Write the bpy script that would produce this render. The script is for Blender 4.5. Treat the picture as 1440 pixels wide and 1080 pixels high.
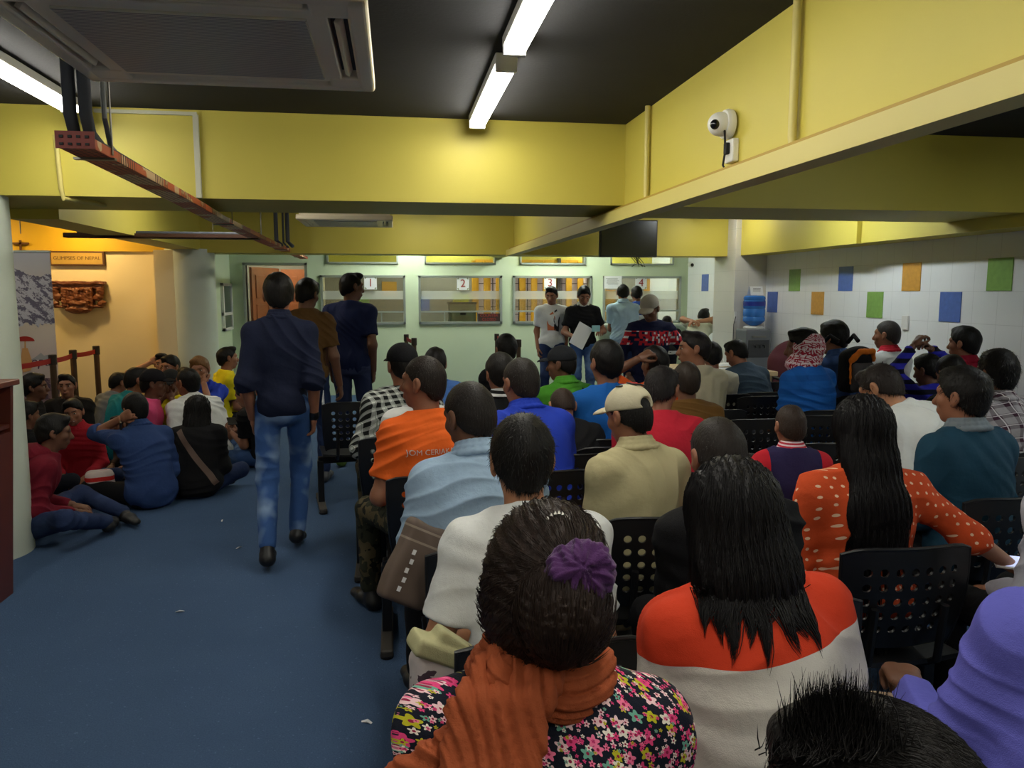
import bpy, math, random
import numpy as np
from mathutils import Vector, Matrix
from mathutils.bvhtree import BVHTree

for o in list(bpy.data.objects): bpy.data.objects.remove(o)
S = bpy.context.scene
COL = S.collection
random.seed(7); RNG = np.random.default_rng(7)
PI = math.pi

# ------------------------------------------------------------ camera, world, exposure
FPX, YAW, PITCH, EYE = 1080.0, math.radians(8.69), math.atan(130/1080), 1.6
cam = bpy.data.cameras.new('camera'); cam.sensor_width = 36; cam.lens = 27; cam.clip_start = .05
co = bpy.data.objects.new('camera', cam); COL.objects.link(co); S.camera = co
co.location = (0, 0, EYE); co.rotation_euler = (PI/2-PITCH, 0, -YAW)
S.view_settings.view_transform = 'Standard'; S.view_settings.look = 'None'
S.view_settings.gamma = 1; S.view_settings.use_curve_mapping = False
S.view_settings.exposure = 0.82
W = bpy.data.worlds.new('world'); S.world = W; W.use_nodes = True
W.node_tree.nodes['Background'].inputs[0].default_value = (.5, .55, .6, 1)
W.node_tree.nodes['Background'].inputs[1].default_value = .15
LAMP = 22.0          # radiance of the fluorescent diffusers
_cF = Vector((math.sin(YAW)*math.cos(PITCH), math.cos(YAW)*math.cos(PITCH), -math.sin(PITCH)))
_cR = Vector((math.cos(YAW), -math.sin(YAW), 0)); _cU = _cR.cross(_cF)
def at(px, py, d):
    """the place seen along a pixel, d metres ahead of the camera"""
    r = _cF+_cR*((px-720)/FPX)+_cU*((540-py)/FPX)
    k = d/(r.x*math.sin(YAW)+r.y*math.cos(YAW))
    return Vector((0, 0, EYE))+r*k

# ------------------------------------------------------------ node materials
MATS = {}
def mat_new(key):
    m = bpy.data.materials.new(key); m.use_nodes = True
    return m, m.node_tree, m.node_tree.nodes['Principled BSDF']
def lin(c):
    return tuple(((v/255)/12.92 if v/255 <= .04045 else ((v/255+.055)/1.055)**2.4) for v in c)+(1,)
def node(t, typ, **kw):
    n = t.nodes.new(typ)
    for k, v in kw.items(): setattr(n, k, v)
    return n
def mth(t, op, a, b=None, c=None, clamp=False):
    n = t.nodes.new('ShaderNodeMath'); n.operation = op; n.use_clamp = clamp
    for i, v in enumerate((a, b, c)):
        if v is None: continue
        if isinstance(v, (int, float)): n.inputs[i].default_value = v
        else: t.links.new(v, n.inputs[i])
    return n.outputs[0]
def mixc(t, f, a, b):
    n = t.nodes.new('ShaderNodeMix'); n.data_type = 'RGBA'
    for sck, v in ((n.inputs[0], f), (n.inputs[6], a), (n.inputs[7], b)):
        if isinstance(v, (int, float)): sck.default_value = v
        elif isinstance(v, tuple): sck.default_value = v
        else: t.links.new(v, sck)
    return n.outputs[2]
def obj_xyz(t):
    c = t.nodes.new('ShaderNodeTexCoord'); s = t.nodes.new('ShaderNodeSeparateXYZ')
    t.links.new(c.outputs['Object'], s.inputs[0]); return c.outputs['Object'], s.outputs[0], s.outputs[1], s.outputs[2]
def comb(t, x, y, z=0.0):
    n = t.nodes.new('ShaderNodeCombineXYZ')
    for i, v in enumerate((x, y, z)):
        if isinstance(v, (int, float)): n.inputs[i].default_value = v
        else: t.links.new(v, n.inputs[i])
    return n.outputs[0]
def noise(t, vec, scale, detail=3, rough=.5):
    n = node(t, 'ShaderNodeTexNoise'); n.inputs['Scale'].default_value = scale
    n.inputs['Detail'].default_value = detail; n.inputs['Roughness'].default_value = rough
    if vec is not None: t.links.new(vec, n.inputs['Vector'])
    return n.outputs['Fac']
def bump(t, b, h, strength=.3, dist=.004):
    n = node(t, 'ShaderNodeBump'); n.inputs['Strength'].default_value = strength; n.inputs['Distance'].default_value = dist
    t.links.new(h, n.inputs['Height']); t.links.new(n.outputs[0], b.inputs['Normal'])
def col_in(t, b, c):
    if isinstance(c, tuple): b.inputs['Base Color'].default_value = c
    else: t.links.new(c, b.inputs['Base Color'])

def M(key, rgb, rough=.6, metal=0, bumpscale=None, bumpst=.15, vary=.0, emit=None, spec=None, vscale=6):
    """plain painted / moulded material; rgb in 0..255 display values"""
    if key in MATS: return MATS[key]
    m, t, b = mat_new(key); c = lin(rgb)
    b.inputs['Roughness'].default_value = rough; b.inputs['Metallic'].default_value = metal
    if spec is not None: b.inputs['Specular IOR Level'].default_value = spec
    oc = obj_xyz(t)[0]
    if vary:
        nz = noise(t, oc, vscale, 4)
        d = tuple(v*(1-vary) for v in c[:3])+(1,)
        col_in(t, b, mixc(t, nz, d, tuple(min(1, v*(1+vary)) for v in c[:3])+(1,)))
    else: col_in(t, b, c)
    if bumpscale: bump(t, b, noise(t, oc, bumpscale, 4), bumpst, .003)
    if emit:
        b.inputs['Emission Color'].default_value = c; b.inputs['Emission Strength'].default_value = emit
    MATS[key] = m; return m

def cloth(key, rgb, kind='plain', rgb2=None, rgb3=None, a=0., b2=0., wr=.5):
    """woven material. kinds: plain, plaid, stripe, dots, floral, split, band, denim, camo, keff"""
    if key in MATS: return MATS[key]
    m, t, b = mat_new(key)
    b.inputs['Roughness'].default_value = .85; b.inputs['Specular IOR Level'].default_value = .2
    oc, x, y, z = obj_xyz(t); c1 = lin(rgb); c2 = lin(rgb2) if rgb2 else c1; c3 = lin(rgb3) if rgb3 else c2
    u = mth(t, 'ADD', x, mth(t, 'MULTIPLY', y, .7))
    zz = mth(t, 'ADD', z, mth(t, 'MULTIPLY', y, .8 if kind == 'plaid' else .42))
    def lines(v, period, duty, off=0.0):
        f = mth(t, 'FRACT', mth(t, 'ADD', mth(t, 'MULTIPLY', v, 1/period), off+50.))
        return mth(t, 'LESS_THAN', f, duty)
    base = c1
    nz = noise(t, oc, 9, 3)
    if kind == 'plaid':
        p = a or .055
        f = mth(t, 'MULTIPLY', mth(t, 'ADD', lines(u, p, .42), lines(zz, p, .42)), .5)
        base = mixc(t, f, c1, c2)
        thin = mth(t, 'MAXIMUM', lines(u, p, .06, .7), lines(zz, p, .06, .7))
        base = mixc(t, mth(t, 'MULTIPLY', thin, .8), base, c3)
    elif kind == 'stripe':
        base = mixc(t, lines(mth(t, 'ADD', z, mth(t, 'MULTIPLY', u, b2)), a or .06, .45), c1, c2)
    elif kind == 'split':
        v = mth(t, 'ADD', z, mth(t, 'MULTIPLY', x, b2))
        base = mixc(t, mth(t, 'GREATER_THAN', v, a), c2, c1)
    elif kind == 'dots':
        vo = node(t, 'ShaderNodeTexVoronoi'); vo.voronoi_dimensions = '2D'; vo.inputs['Scale'].default_value = 1/(a or .03)
        vo.inputs['Randomness'].default_value = .35
        t.links.new(comb(t, u, zz), vo.inputs['Vector'])
        base = mixc(t, mth(t, 'LESS_THAN', vo.outputs['Distance'], .15), c1, c2)
    elif kind == 'floral':
        base = c1
        for sc, rnd, rad, thr, off in ((40, .8, .33, .12, 0.), (62, 1, .26, .4, 7.3), (120, 1, .3, .6, 3.1)):
            uv = comb(t, mth(t, 'ADD', mth(t, 'MULTIPLY', u, sc), off), mth(t, 'MULTIPLY', zz, sc))
            vo = node(t, 'ShaderNodeTexVoronoi'); vo.voronoi_dimensions = '2D'; vo.inputs['Scale'].default_value = 1
            vo.inputs['Randomness'].default_value = rnd; t.links.new(uv, vo.inputs['Vector'])
            df = node(t, 'ShaderNodeVectorMath', operation='SUBTRACT'); t.links.new(uv, df.inputs[0]); t.links.new(vo.outputs['Position'], df.inputs[1])
            sp = node(t, 'ShaderNodeSeparateXYZ'); t.links.new(df.outputs[0], sp.inputs[0])
            ang = mth(t, 'ARCTAN2', sp.outputs[1], sp.outputs[0])
            pet = mth(t, 'MULTIPLY_ADD', mth(t, 'COSINE', mth(t, 'MULTIPLY', ang, 5.)), .09, rad)
            cs = node(t, 'ShaderNodeSeparateColor'); t.links.new(vo.outputs['Color'], cs.inputs[0])
            fl = mth(t, 'LESS_THAN', vo.outputs['Distance'], pet)
            fl = mth(t, 'MULTIPLY', fl, mth(t, 'GREATER_THAN', cs.outputs[1], thr))
            rp = node(t, 'ShaderNodeValToRGB'); rp.color_ramp.interpolation = 'CONSTANT'
            els = [(0, (226, 70, 130)), (.28, (236, 200, 205)), (.5, (240, 120, 160)), (.66, (235, 228, 215)), (.8, (190, 185, 40)), (.92, (110, 170, 150))]
            rp.color_ramp.elements[0].color = lin(els[0][1])
            rp.color_ramp.elements[1].position = els[1][0]; rp.color_ramp.elements[1].color = lin(els[1][1])
            for ps, cc in els[2:]:
                e = rp.color_ramp.elements.new(ps); e.color = lin(cc)
            t.links.new(cs.outputs[0], rp.inputs[0])
            base = mixc(t, fl, base, rp.outputs[0])
            ce = mth(t, 'MULTIPLY', mth(t, 'LESS_THAN', vo.outputs['Distance'], .1), fl)
            base = mixc(t, ce, base, lin((150, 30, 70)))
    elif kind == 'band':      # a knitted band of coloured blocks across the chest
        inb = mth(t, 'MULTIPLY', mth(t, 'GREATER_THAN', z, a), mth(t, 'LESS_THAN', z, b2))
        nb = noise(t, comb(t, mth(t, 'SNAP', u, .018), mth(t, 'SNAP', z, .02)), 37, 0)
        base = mixc(t, mth(t, 'MULTIPLY', inb, mth(t, 'GREATER_THAN', nb, .47)), c1, c2)
        base = mixc(t, mth(t, 'MULTIPLY', inb, mth(t, 'LESS_THAN', nb, .36)), base, c3)
    elif kind == 'vest': base = mixc(t, mth(t, 'GREATER_THAN', mth(t, 'ABSOLUTE', x), a), c1, c2)
    elif kind == 'denim':
        n2 = noise(t, oc, 5.5, 2)
        base = mixc(t, mth(t, 'MULTIPLY', mth(t, 'SUBTRACT', n2, .5, clamp=True), 3.2, clamp=True), c1, c2)
    elif kind == 'camo':
        n2 = noise(t, oc, 14, 2); n3 = noise(t, oc, 23, 1)
        base = mixc(t, mth(t, 'GREATER_THAN', n2, .52), c1, c2)
        base = mixc(t, mth(t, 'GREATER_THAN', n3, .57), base, c3)
    elif kind == 'keff':
        base = mixc(t, mth(t, 'MAXIMUM', lines(mth(t, 'ADD', u, mth(t, 'MULTIPLY', z, .6)), .013, .5), lines(z, .05, .25)), c1, c2)
        n2 = noise(t, oc, 60, 1); base = mixc(t, mth(t, 'GREATER_THAN', n2, .58), base, c1)
    sh = mth(t, 'MULTIPLY_ADD', nz, .3, .85)
    vm = node(t, 'ShaderNodeVectorMath', operation='SCALE')
    if isinstance(base, tuple): vm.inputs[0].default_value = base[:3]
    else: t.links.new(base, vm.inputs[0])
    t.links.new(sh, vm.inputs['Scale']); t.links.new(vm.outputs[0], b.inputs['Base Color'])
    if kind == 'crinkle':
        pass
    wv = noise(t, oc, 450, 1); w2 = noise(t, oc, 13, 3, .6)
    hh = mth(t, 'ADD', mth(t, 'MULTIPLY', wv, .12), mth(t, 'MULTIPLY', w2, wr*2))
    bump(t, b, hh, .5, .012)
    MATS[key] = m; return m

def skin_mat(rgb):
    key = 'skin_%d_%d_%d' % rgb
    if key in MATS: return MATS[key]
    m, t, b = mat_new(key); oc = obj_xyz(t)[0]; c = lin(rgb)
    col_in(t, b, mixc(t, noise(t, oc, 18, 4), tuple(v*.8 for v in c[:3])+(1,), tuple(v*1.12 for v in c[:3])+(1,)))
    b.inputs['Roughness'].default_value = .5; b.inputs['Specular IOR Level'].default_value = .35
    bump(t, b, noise(t, oc, 160, 3), .12, .002)
    MATS[key] = m; return m
def hair_mat(rgb=(22, 19, 18), rough=.5):
    key = 'hair_%d_%d_%d' % rgb
    if key in MATS: return MATS[key]
    m, t, b = mat_new(key); oc, x, y, z = obj_xyz(t); c = lin(rgb)
    v = comb(t, mth(t, 'MULTIPLY', x, 170), mth(t, 'MULTIPLY', y, 170), mth(t, 'MULTIPLY', z, 26))
    n = noise(t, v, 1, 3)
    col_in(t, b, mixc(t, n, tuple(q*.5 for q in c[:3])+(1,), tuple(q*1.6 for q in c[:3])+(1,)))
    b.inputs['Roughness'].default_value = rough; b.inputs['Specular IOR Level'].default_value = .18
    bump(t, b, n, .6, .004)
    MATS[key] = m; return m

# ------------------------------------------------------------ object helpers
def link_mesh(name, me, mat, parent=None, kind=None, smooth=False):
    o = bpy.data.objects.new(name, me); COL.objects.link(o)
    if mat is not None and len(me.materials) == 0: me.materials.append(mat)
    if parent is not None: o.parent = parent
    if kind: o['kind'] = kind
    if smooth: me.shade_smooth()
    return o
def tag(o, label, cat=None, group=None):
    o['label'] = label
    if cat: o['category'] = cat
    if group: o['group'] = group
    return o
def thing(name, label, cat, loc=(0, 0, 0), rz=0., group=None):
    o = bpy.data.objects.new(name, None); COL.objects.link(o); o.empty_display_size = .1
    o.location = loc; o.rotation_euler = (0, 0, rz); return tag(o, label, cat, group)

class G:
    """collects shapes into one mesh"""
    def __init__(s): s.v = []; s.f = []
    def add(s, v, f):
        n = len(s.v); s.v += [tuple(p) for p in v]; s.f += [tuple(i+n for i in q) for q in f]; return s
    def box(s, c, d, rot=None, bev=0.0):
        c = Vector(c); hx, hy, hz = d[0]/2, d[1]/2, d[2]/2
        R = rot if rot is not None else Matrix.Identity(3)
        if bev <= 0:
            v = [c+R@Vector((x*hx, y*hy, z*hz)) for x in (-1, 1) for y in (-1, 1) for z in (-1, 1)]
            return s.add(v, [(0, 1, 3, 2), (4, 6, 7, 5), (0, 4, 5, 1), (2, 3, 7, 6), (0, 2, 6, 4), (1, 5, 7, 3)])
        import bmesh
        bm = bmesh.new(); bmesh.ops.create_cube(bm, size=1)
        for q in bm.verts: q.co = Vector((q.co.x*d[0], q.co.y*d[1], q.co.z*d[2]))
        bmesh.ops.bevel(bm, geom=bm.edges[:], offset=min(bev, min(d)*.49), segments=3, profile=.5, affect='EDGES')
        bm.verts.ensure_lookup_table()
        s.add([c+R@q.co for q in bm.verts], [[q.index for q in f.verts] for f in bm.faces]); bm.free(); return s
    def b2(s, x0, x1, y0, y1, z0, z1, bev=0.0):
        return s.box(((x0+x1)/2, (y0+y1)/2, (z0+z1)/2), (abs(x1-x0), abs(y1-y0), abs(z1-z0)), None, bev)
    def tube(s, pts, r, n=10, cap=True):
        pts = [Vector(p) for p in pts]; rs = r if isinstance(r, (list, tuple)) else [r]*len(pts)
        v = []; f = []; up = None
        for i, p in enumerate(pts):
            d = (pts[min(i+1, len(pts)-1)]-pts[max(i-1, 0)]).normalized()
            if up is None: up = d.orthogonal().normalized()
            up = (up-d*up.dot(d)).normalized(); sd = d.cross(up)
            for k in range(n):
                a = 2*PI*k/n; v.append(p+(up*math.cos(a)+sd*math.sin(a))*rs[i])
        for i in range(len(pts)-1):
            for k in range(n):
                a, b = i*n+k, i*n+(k+1) % n; f.append((a, b, b+n, a+n))
        if cap: f.append(tuple(range(n-1, -1, -1))); f.append(tuple(range((len(pts)-1)*n, len(pts)*n)))
        return s.add(v, f)
    def lathe(s, prof, n=24, c=(0, 0, 0)):
        v = []; f = []; c = Vector(c)
        for r, z in prof:
            for k in range(n): a = 2*PI*k/n; v.append(c+Vector((r*math.cos(a), r*math.sin(a), z)))
        for i in range(len(prof)-1):
            for k in range(n):
                a, b = i*n+k, i*n+(k+1) % n; f.append((a, b, b+n, a+n))
        f.append(tuple(range(n-1, -1, -1))); f.append(tuple(range((len(prof)-1)*n, len(prof)*n)))
        return s.add(v, f)
    def prism(s, pts, y0, y1, plane='xz'):
        n = len(pts)
        def q(p, d):
            return (p[0], d, p[1]) if plane == 'xz' else ((d, p[0], p[1]) if plane == 'yz' else (p[0], p[1], d))
        v = [q(p, y0) for p in pts]+[q(p, y1) for p in pts]
        f = [tuple(range(n)), tuple(range(2*n-1, n-1, -1))]+[(i, i+n, (i+1) % n+n, (i+1) % n) for i in range(n)]
        return s.add(v, f)
    def out(s, name, mat, parent=None, kind=None, smooth=False, loc=None):
        me = bpy.data.meshes.new(name); me.from_pydata([tuple(p) for p in s.v], [], s.f); me.update()
        import bmesh
        bm = bmesh.new(); bm.from_mesh(me); bmesh.ops.recalc_face_normals(bm, faces=bm.faces[:]); bm.to_mesh(me); bm.free()
        o = link_mesh(name, me, mat, parent, kind)
        if smooth:
            me.shade_smooth(); me.set_sharp_from_angle(angle=math.radians(40))
        if loc: o.location = loc
        return o
def dup(root, loc, rz=None, label=None):
    r = root.copy(); COL.objects.link(r); r.location = loc
    if rz is not None: r.rotation_euler = (0, 0, rz)
    if label: r['label'] = label
    for ch in list(root.children):
        c = ch.copy(); COL.objects.link(c); c.parent = r
        for g in ch.children:
            d = g.copy(); COL.objects.link(d); d.parent = c
    return r
def text_mesh(name, body, size, mat, parent, loc, rot=(PI/2, 0, 0), depth=.0015, align='CENTER', shear=0, kind=None, fine=False):
    cu = bpy.data.curves.new(name, 'FONT'); cu.body = body; cu.size = size; cu.extrude = depth; cu.align_x = align; cu.align_y = 'CENTER'; cu.shear = shear
    tmp = bpy.data.objects.new('tmp', cu); COL.objects.link(tmp)
    dg = bpy.context.evaluated_depsgraph_get(); me = bpy.data.meshes.new_from_object(tmp.evaluated_get(dg))
    if fine:
        import bmesh
        bm = bmesh.new(); bm.from_mesh(me); bmesh.ops.triangulate(bm, faces=bm.faces[:])
        for _ in range(2): bmesh.ops.subdivide_edges(bm, edges=[e for e in bm.edges if e.calc_length() > .012], cuts=1, use_grid_fill=False); bmesh.ops.triangulate(bm, faces=bm.faces[:])
        bm.to_mesh(me); bm.free()
    bpy.data.objects.remove(tmp); o = link_mesh(name, me, mat, parent, kind); o.location = loc; o.rotation_euler = rot
    return o

# ------------------------------------------------------------ signed-distance modelling (smooth unions, meshed by surface nets)
def V3(p): return np.array([p[0], p[1], p[2]], dtype=np.float32)
def cone(a, b, ra, rb, sq=None, q=1.): return ('c', V3(a), V3(b), ra, rb, None if sq is None else V3(sq), q)
def ell(c, r, R=None): return ('e', V3(c), V3(r), np.eye(3, dtype=np.float32) if R is None else np.array(R, dtype=np.float32))
def rbox(c, h, rd=.01, R=None): return ('b', V3(c), V3(h), rd, np.eye(3, dtype=np.float32) if R is None else np.array(R, dtype=np.float32))
def pbound(p):
    if p[0] == 'c':
        r = max(p[3], p[4]); return np.minimum(p[1], p[2])-r, np.maximum(p[1], p[2])+r
    if p[0] == 'e': r = p[2].max(); return p[1]-r, p[1]+r
    r = float(np.linalg.norm(p[2])); return p[1]-r, p[1]+r
def pdist(p, X, Y, Z):
    if p[0] == 'c':
        _, a, b, ra, rb, sq, q = p
        x, y, z = X-a[0], Y-a[1], Z-a[2]; d = b-a
        if sq is not None:
            m = (1/q-1); w = (x*sq[0]+y*sq[1]+z*sq[2])*m; x = x+w*sq[0]; y = y+w*sq[1]; z = z+w*sq[2]; d = d+np.dot(d, sq)*m*sq
        L = max(float(d@d), 1e-9); t = np.clip((x*d[0]+y*d[1]+z*d[2])/L, 0, 1)
        r = np.sqrt((x-t*d[0])**2+(y-t*d[1])**2+(z-t*d[2])**2)-(ra+(rb-ra)*t)
        return r*(q if sq is None else (q+1)/2) if sq is not None else r
    c = p[1]; x, y, z = X-c[0], Y-c[1], Z-c[2]; R = p[3] if p[0] == 'e' else p[4]
    u = x*R[0, 0]+y*R[0, 1]+z*R[0, 2]; v = x*R[1, 0]+y*R[1, 1]+z*R[1, 2]; w = x*R[2, 0]+y*R[2, 1]+z*R[2, 2]
    if p[0] == 'e':
        r = p[2]; k0 = np.sqrt((u/r[0])**2+(v/r[1])**2+(w/r[2])**2); k1 = np.sqrt((u/r[0]**2)**2+(v/r[1]**2)**2+(w/r[2]**2)**2)+1e-6
        return k0*(k0-1)/k1
    h = p[2]-p[3]; u, v, w = abs(u)-h[0], abs(v)-h[1], abs(w)-h[2]
    return np.sqrt(np.maximum(u, 0)**2+np.maximum(v, 0)**2+np.maximum(w, 0)**2)+np.minimum(np.maximum(u, np.maximum(v, w)), 0)-p[3]
def smin(a, b, k):
    h = np.maximum(k-abs(a-b), 0)/k; return np.minimum(a, b)-h*h*k*.25
class Fld:
    def __init__(s, lo, hi, res):
        s.lo = V3(lo); s.res = res; n = np.maximum(((V3(hi)-s.lo)/res).astype(int)+2, 3)
        s.ax = [s.lo[i]+np.arange(n[i], dtype=np.float32)*res for i in range(3)]
        s.F = np.full(tuple(n), .3, dtype=np.float32)
    def full(s): return s.ax[0][:, None, None], s.ax[1][None, :, None], s.ax[2][None, None, :]
    def add(s, p, k=.02, cut=False):
        lo, hi = pbound(p); m = k+s.res*2+.02; sl = []
        for i in range(3):
            a = int(np.searchsorted(s.ax[i], lo[i]-m)); b = int(np.searchsorted(s.ax[i], hi[i]+m))
            if b <= a: return s
            sl.append(slice(a, b))
        sl = tuple(sl)
        d = pdist(p, s.ax[0][sl[0]][:, None, None], s.ax[1][sl[1]][None, :, None], s.ax[2][sl[2]][None, None, :])
        s.F[sl] = -smin(-s.F[sl], d, k) if cut else smin(s.F[sl], d, k)
        return s
    def plane(s, n, pt, k=.008):
        """keep the side that n points away from"""
        X, Y, Z = s.full(); d = (X-pt[0])*n[0]+(Y-pt[1])*n[1]+(Z-pt[2])*n[2]
        s.F = -smin(-s.F, -d, k); return s
def bounds(pr, m=.04):
    bs = [pbound(p) for p in pr]; return np.min([b[0] for b in bs], 0)-m, np.max([b[1] for b in bs], 0)+m
def nets(fl):
    F = fl.F.copy(); F[0] = F[-1] = .3; F[:, 0] = F[:, -1] = .3; F[:, :, 0] = F[:, :, -1] = .3
    s = F < 0
    c = np.zeros(tuple(n-1 for n in F.shape), np.int8)
    cor = [(i, j, k) for i in (0, 1) for j in (0, 1) for k in (0, 1)]
    nx, ny, nz = c.shape
    for i, j, k in cor: c += s[i:i+nx, j:j+ny, k:k+nz]
    act = (c > 0) & (c < 8); ijk = np.argwhere(act); N = len(ijk)
    if N == 0: return np.zeros((0, 3)), np.zeros((0, 4), int)
    idx = np.full(act.shape, -1, np.int32); idx[act] = np.arange(N)
    vals = np.stack([F[ijk[:, 0]+i, ijk[:, 1]+j, ijk[:, 2]+k] for i, j, k in cor], 1)
    acc = np.zeros((N, 3), np.float32); cnt = np.zeros((N, 1), np.float32)
    for a in range(8):
        for b in range(a+1, 8):
            ca, cb = np.array(cor[a]), np.array(cor[b])
            if abs(ca-cb).sum() != 1: continue
            va, vb = vals[:, a], vals[:, b]; m = (va < 0) != (vb < 0)
            t = np.where(m, va/np.where(m, va-vb, 1), 0)[:, None]
            acc += np.where(m[:, None], ca+(cb-ca)*t, 0); cnt += m[:, None]
    vt = (ijk+acc/cnt)*fl.res+fl.lo
    fs = []
    for ax in range(3):
        sl0 = [slice(1, -1)]*3; sl1 = [slice(1, -1)]*3; sl0[ax] = slice(0, -1); sl1[ax] = slice(1, None)
        A = s[tuple(sl0)]; B = s[tuple(sl1)]
        e = np.argwhere(A != B)
        ins = A[e[:, 0], e[:, 1], e[:, 2]]
        off = np.array([1, 1, 1]); off[ax] = 0; e = e+off
        p, q = (ax+1) % 3, (ax+2) % 3; qs = []
        for dp, dq in ((-1, -1), (0, -1), (0, 0), (-1, 0)):
            w = e.copy(); w[:, p] += dp; w[:, q] += dq; qs.append(idx[w[:, 0], w[:, 1], w[:, 2]])
        Q = np.stack(qs, 1); Q[~ins] = Q[~ins][:, ::-1]; fs.append(Q)
    return vt, np.concatenate(fs)
def vnorm(v, f):
    a, b, c, d = (v[f[:, i]] for i in range(4)); n = np.cross(c-a, d-b); o = np.zeros_like(v)
    for i in range(4): np.add.at(o, f[:, i], n)
    return o/np.maximum(np.linalg.norm(o, axis=1, keepdims=True), 1e-9)
def sd_mesh(name, pairs, mat, parent=None, kind=None):
    """pairs: list of (verts, quads) merged in one mesh"""
    vs = []; fs = []; n = 0
    for v, f in pairs:
        vs.append(v); fs.append(f+n); n += len(v)
    v = np.concatenate(vs).astype(np.float32); f = np.concatenate(fs).astype(np.int32)
    me = bpy.data.meshes.new(name); me.vertices.add(len(v)); me.vertices.foreach_set('co', v.ravel())
    me.loops.add(f.size); me.loops.foreach_set('vertex_index', f.ravel())
    me.polygons.add(len(f)); me.polygons.foreach_set('loop_start', np.arange(0, f.size, 4, dtype=np.int32))
    me.update(calc_edges=True); me.shade_smooth()
    return link_mesh(name, me, mat, parent, kind)
def solid(prims, res, k=.02, cuts=(), planes=(), disp=None, m=.04):
    lo, hi = bounds(prims, m); fl = Fld(lo, hi, res)
    for p in prims:
        if isinstance(p, list): continue
        fl.add(p, k)
    for p in cuts: fl.add(p, .01, True)
    for n, pt in planes: fl.plane(n, pt)
    v, f = nets(fl)
    if disp is not None and len(v): v = v+vnorm(v, f)*disp(v)[:, None]
    return v, f
def folds(amp, seed, fr=1.):
    r = np.random.default_rng(seed); ph = r.uniform(0, 6.28, 8); d1 = r.normal(size=3)*.5+np.array([.2, 0, 1]); d2 = r.normal(size=3)
    d1 /= np.linalg.norm(d1); d2 /= np.linalg.norm(d2)
    def f(v):
        x, y, z = v[:, 0], v[:, 1], v[:, 2]
        w = 1.6*np.sin(9*x+ph[0]+2*np.sin(6*z+ph[1]))+1.4*np.sin(11*z+7*y+ph[2])
        a = np.sin(fr*38*(v@d1)+w*1.5+ph[3]); b = np.sin(fr*23*(v@d2)+w+ph[4]); c = np.sin(fr*70*(v@(d1+.4*d2))+2*w+ph[5])
        mask = .5+.5*np.sin(7*x+5*z+6*y+ph[6])
        return amp*((1-np.abs(a))**1.5*1.2*mask+.5*b*(1-mask)+.25*c-.3)
    return f
def tufts(amp, seed, fr=1.):
    r = np.random.default_rng(seed); ds = r.normal(size=(6, 3)); ds /= np.linalg.norm(ds, axis=1, keepdims=True); ph = r.uniform(0, 6.28, 6)
    def f(v):
        s = 0
        for i in range(6): s = s+np.sin(fr*(45+28*i)*(v@ds[i])+ph[i]+1.2*np.sin(30*(v@ds[(i+1) % 6])))*(1/(1+.5*i))
        return amp*s*.5
    return f
# ------------------------------------------------------------ people
def rotx(a): return np.array([[1, 0, 0], [0, math.cos(a), -math.sin(a)], [0, math.sin(a), math.cos(a)]])
def roty(a): return np.array([[math.cos(a), 0, math.sin(a)], [0, 1, 0], [-math.sin(a), 0, math.cos(a)]])
def rotz(a): return np.array([[math.cos(a), -math.sin(a), 0], [math.sin(a), math.cos(a), 0], [0, 0, 1]])
def unit(v): v = np.array(v, float); return v/max(np.linalg.norm(v), 1e-9)
def ik(Sh, T, L1, L2, hint):
    Sh, T = np.array(Sh, float), np.array(T, float); d = T-Sh; D = np.linalg.norm(d); mx = (L1+L2)*.985
    if D > mx: T = Sh+d/D*mx; d = T-Sh; D = mx
    if D < .08: D = .08
    u = d/np.linalg.norm(d); a = (L1*L1-L2*L2+D*D)/(2*D); h = math.sqrt(max(L1*L1-a*a, 0))
    n = np.array(hint, float); n = n-u*(n@u); n = unit(n); return Sh+u*a+n*h, T
RAD = math.radians
def rig(s, pose, lean, side, twist, head, seat, bend=0., bld=1.):
    R = {}; hz = {'sit': seat+.09*s, 'stand': .90*s, 'walk': .89*s, 'floor': .10*s, 'kneesup': .10*s}[pose]
    P = np.array([0, 0, hz]); l, sd = RAD(lean), RAD(side)
    def dirv(k, e=0): return rotx(-(l*k+RAD(e)))@roty(sd*k)@np.array([0, 0, 1.])
    u1 = dirv(.7); A = P+u1*.2*s; u2 = dirv(1.15, bend); B = A+u2*.3*s; u3 = dirv(.8, bend*1.2+8); N = B+u3*.06*s
    Rt = rotz(RAD(twist))@np.array([1., 0, 0]); Rt = unit(Rt-u2*(Rt@u2)); Fw = np.cross(u2, Rt)
    hy, hn, hr = head; Rh = rotz(RAD(twist+hy))@rotx(-RAD(hn))@roty(RAD(hr))
    Hc = N+Rh@np.array([0, .014, .09])*s
    R.update(P=P, A=A, B=B, N=N, H=Hc, Rh=Rh, u1=u1, u2=u2, Rt=Rt, Fw=Fw, top=Hc+Rh@np.array([0, -.01, .118])*s, hz=hz)
    for i, sg in ((0, -1), (1, 1)):
        R['S%d' % i] = A+u2*.236*s+Rt*sg*.160*s*(.5+.5*bld)+np.array([0, 0, -.002])
        R['Hp%d' % i] = P+np.array([sg*.085*s, 0.02*s, 0])
    return R
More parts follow.
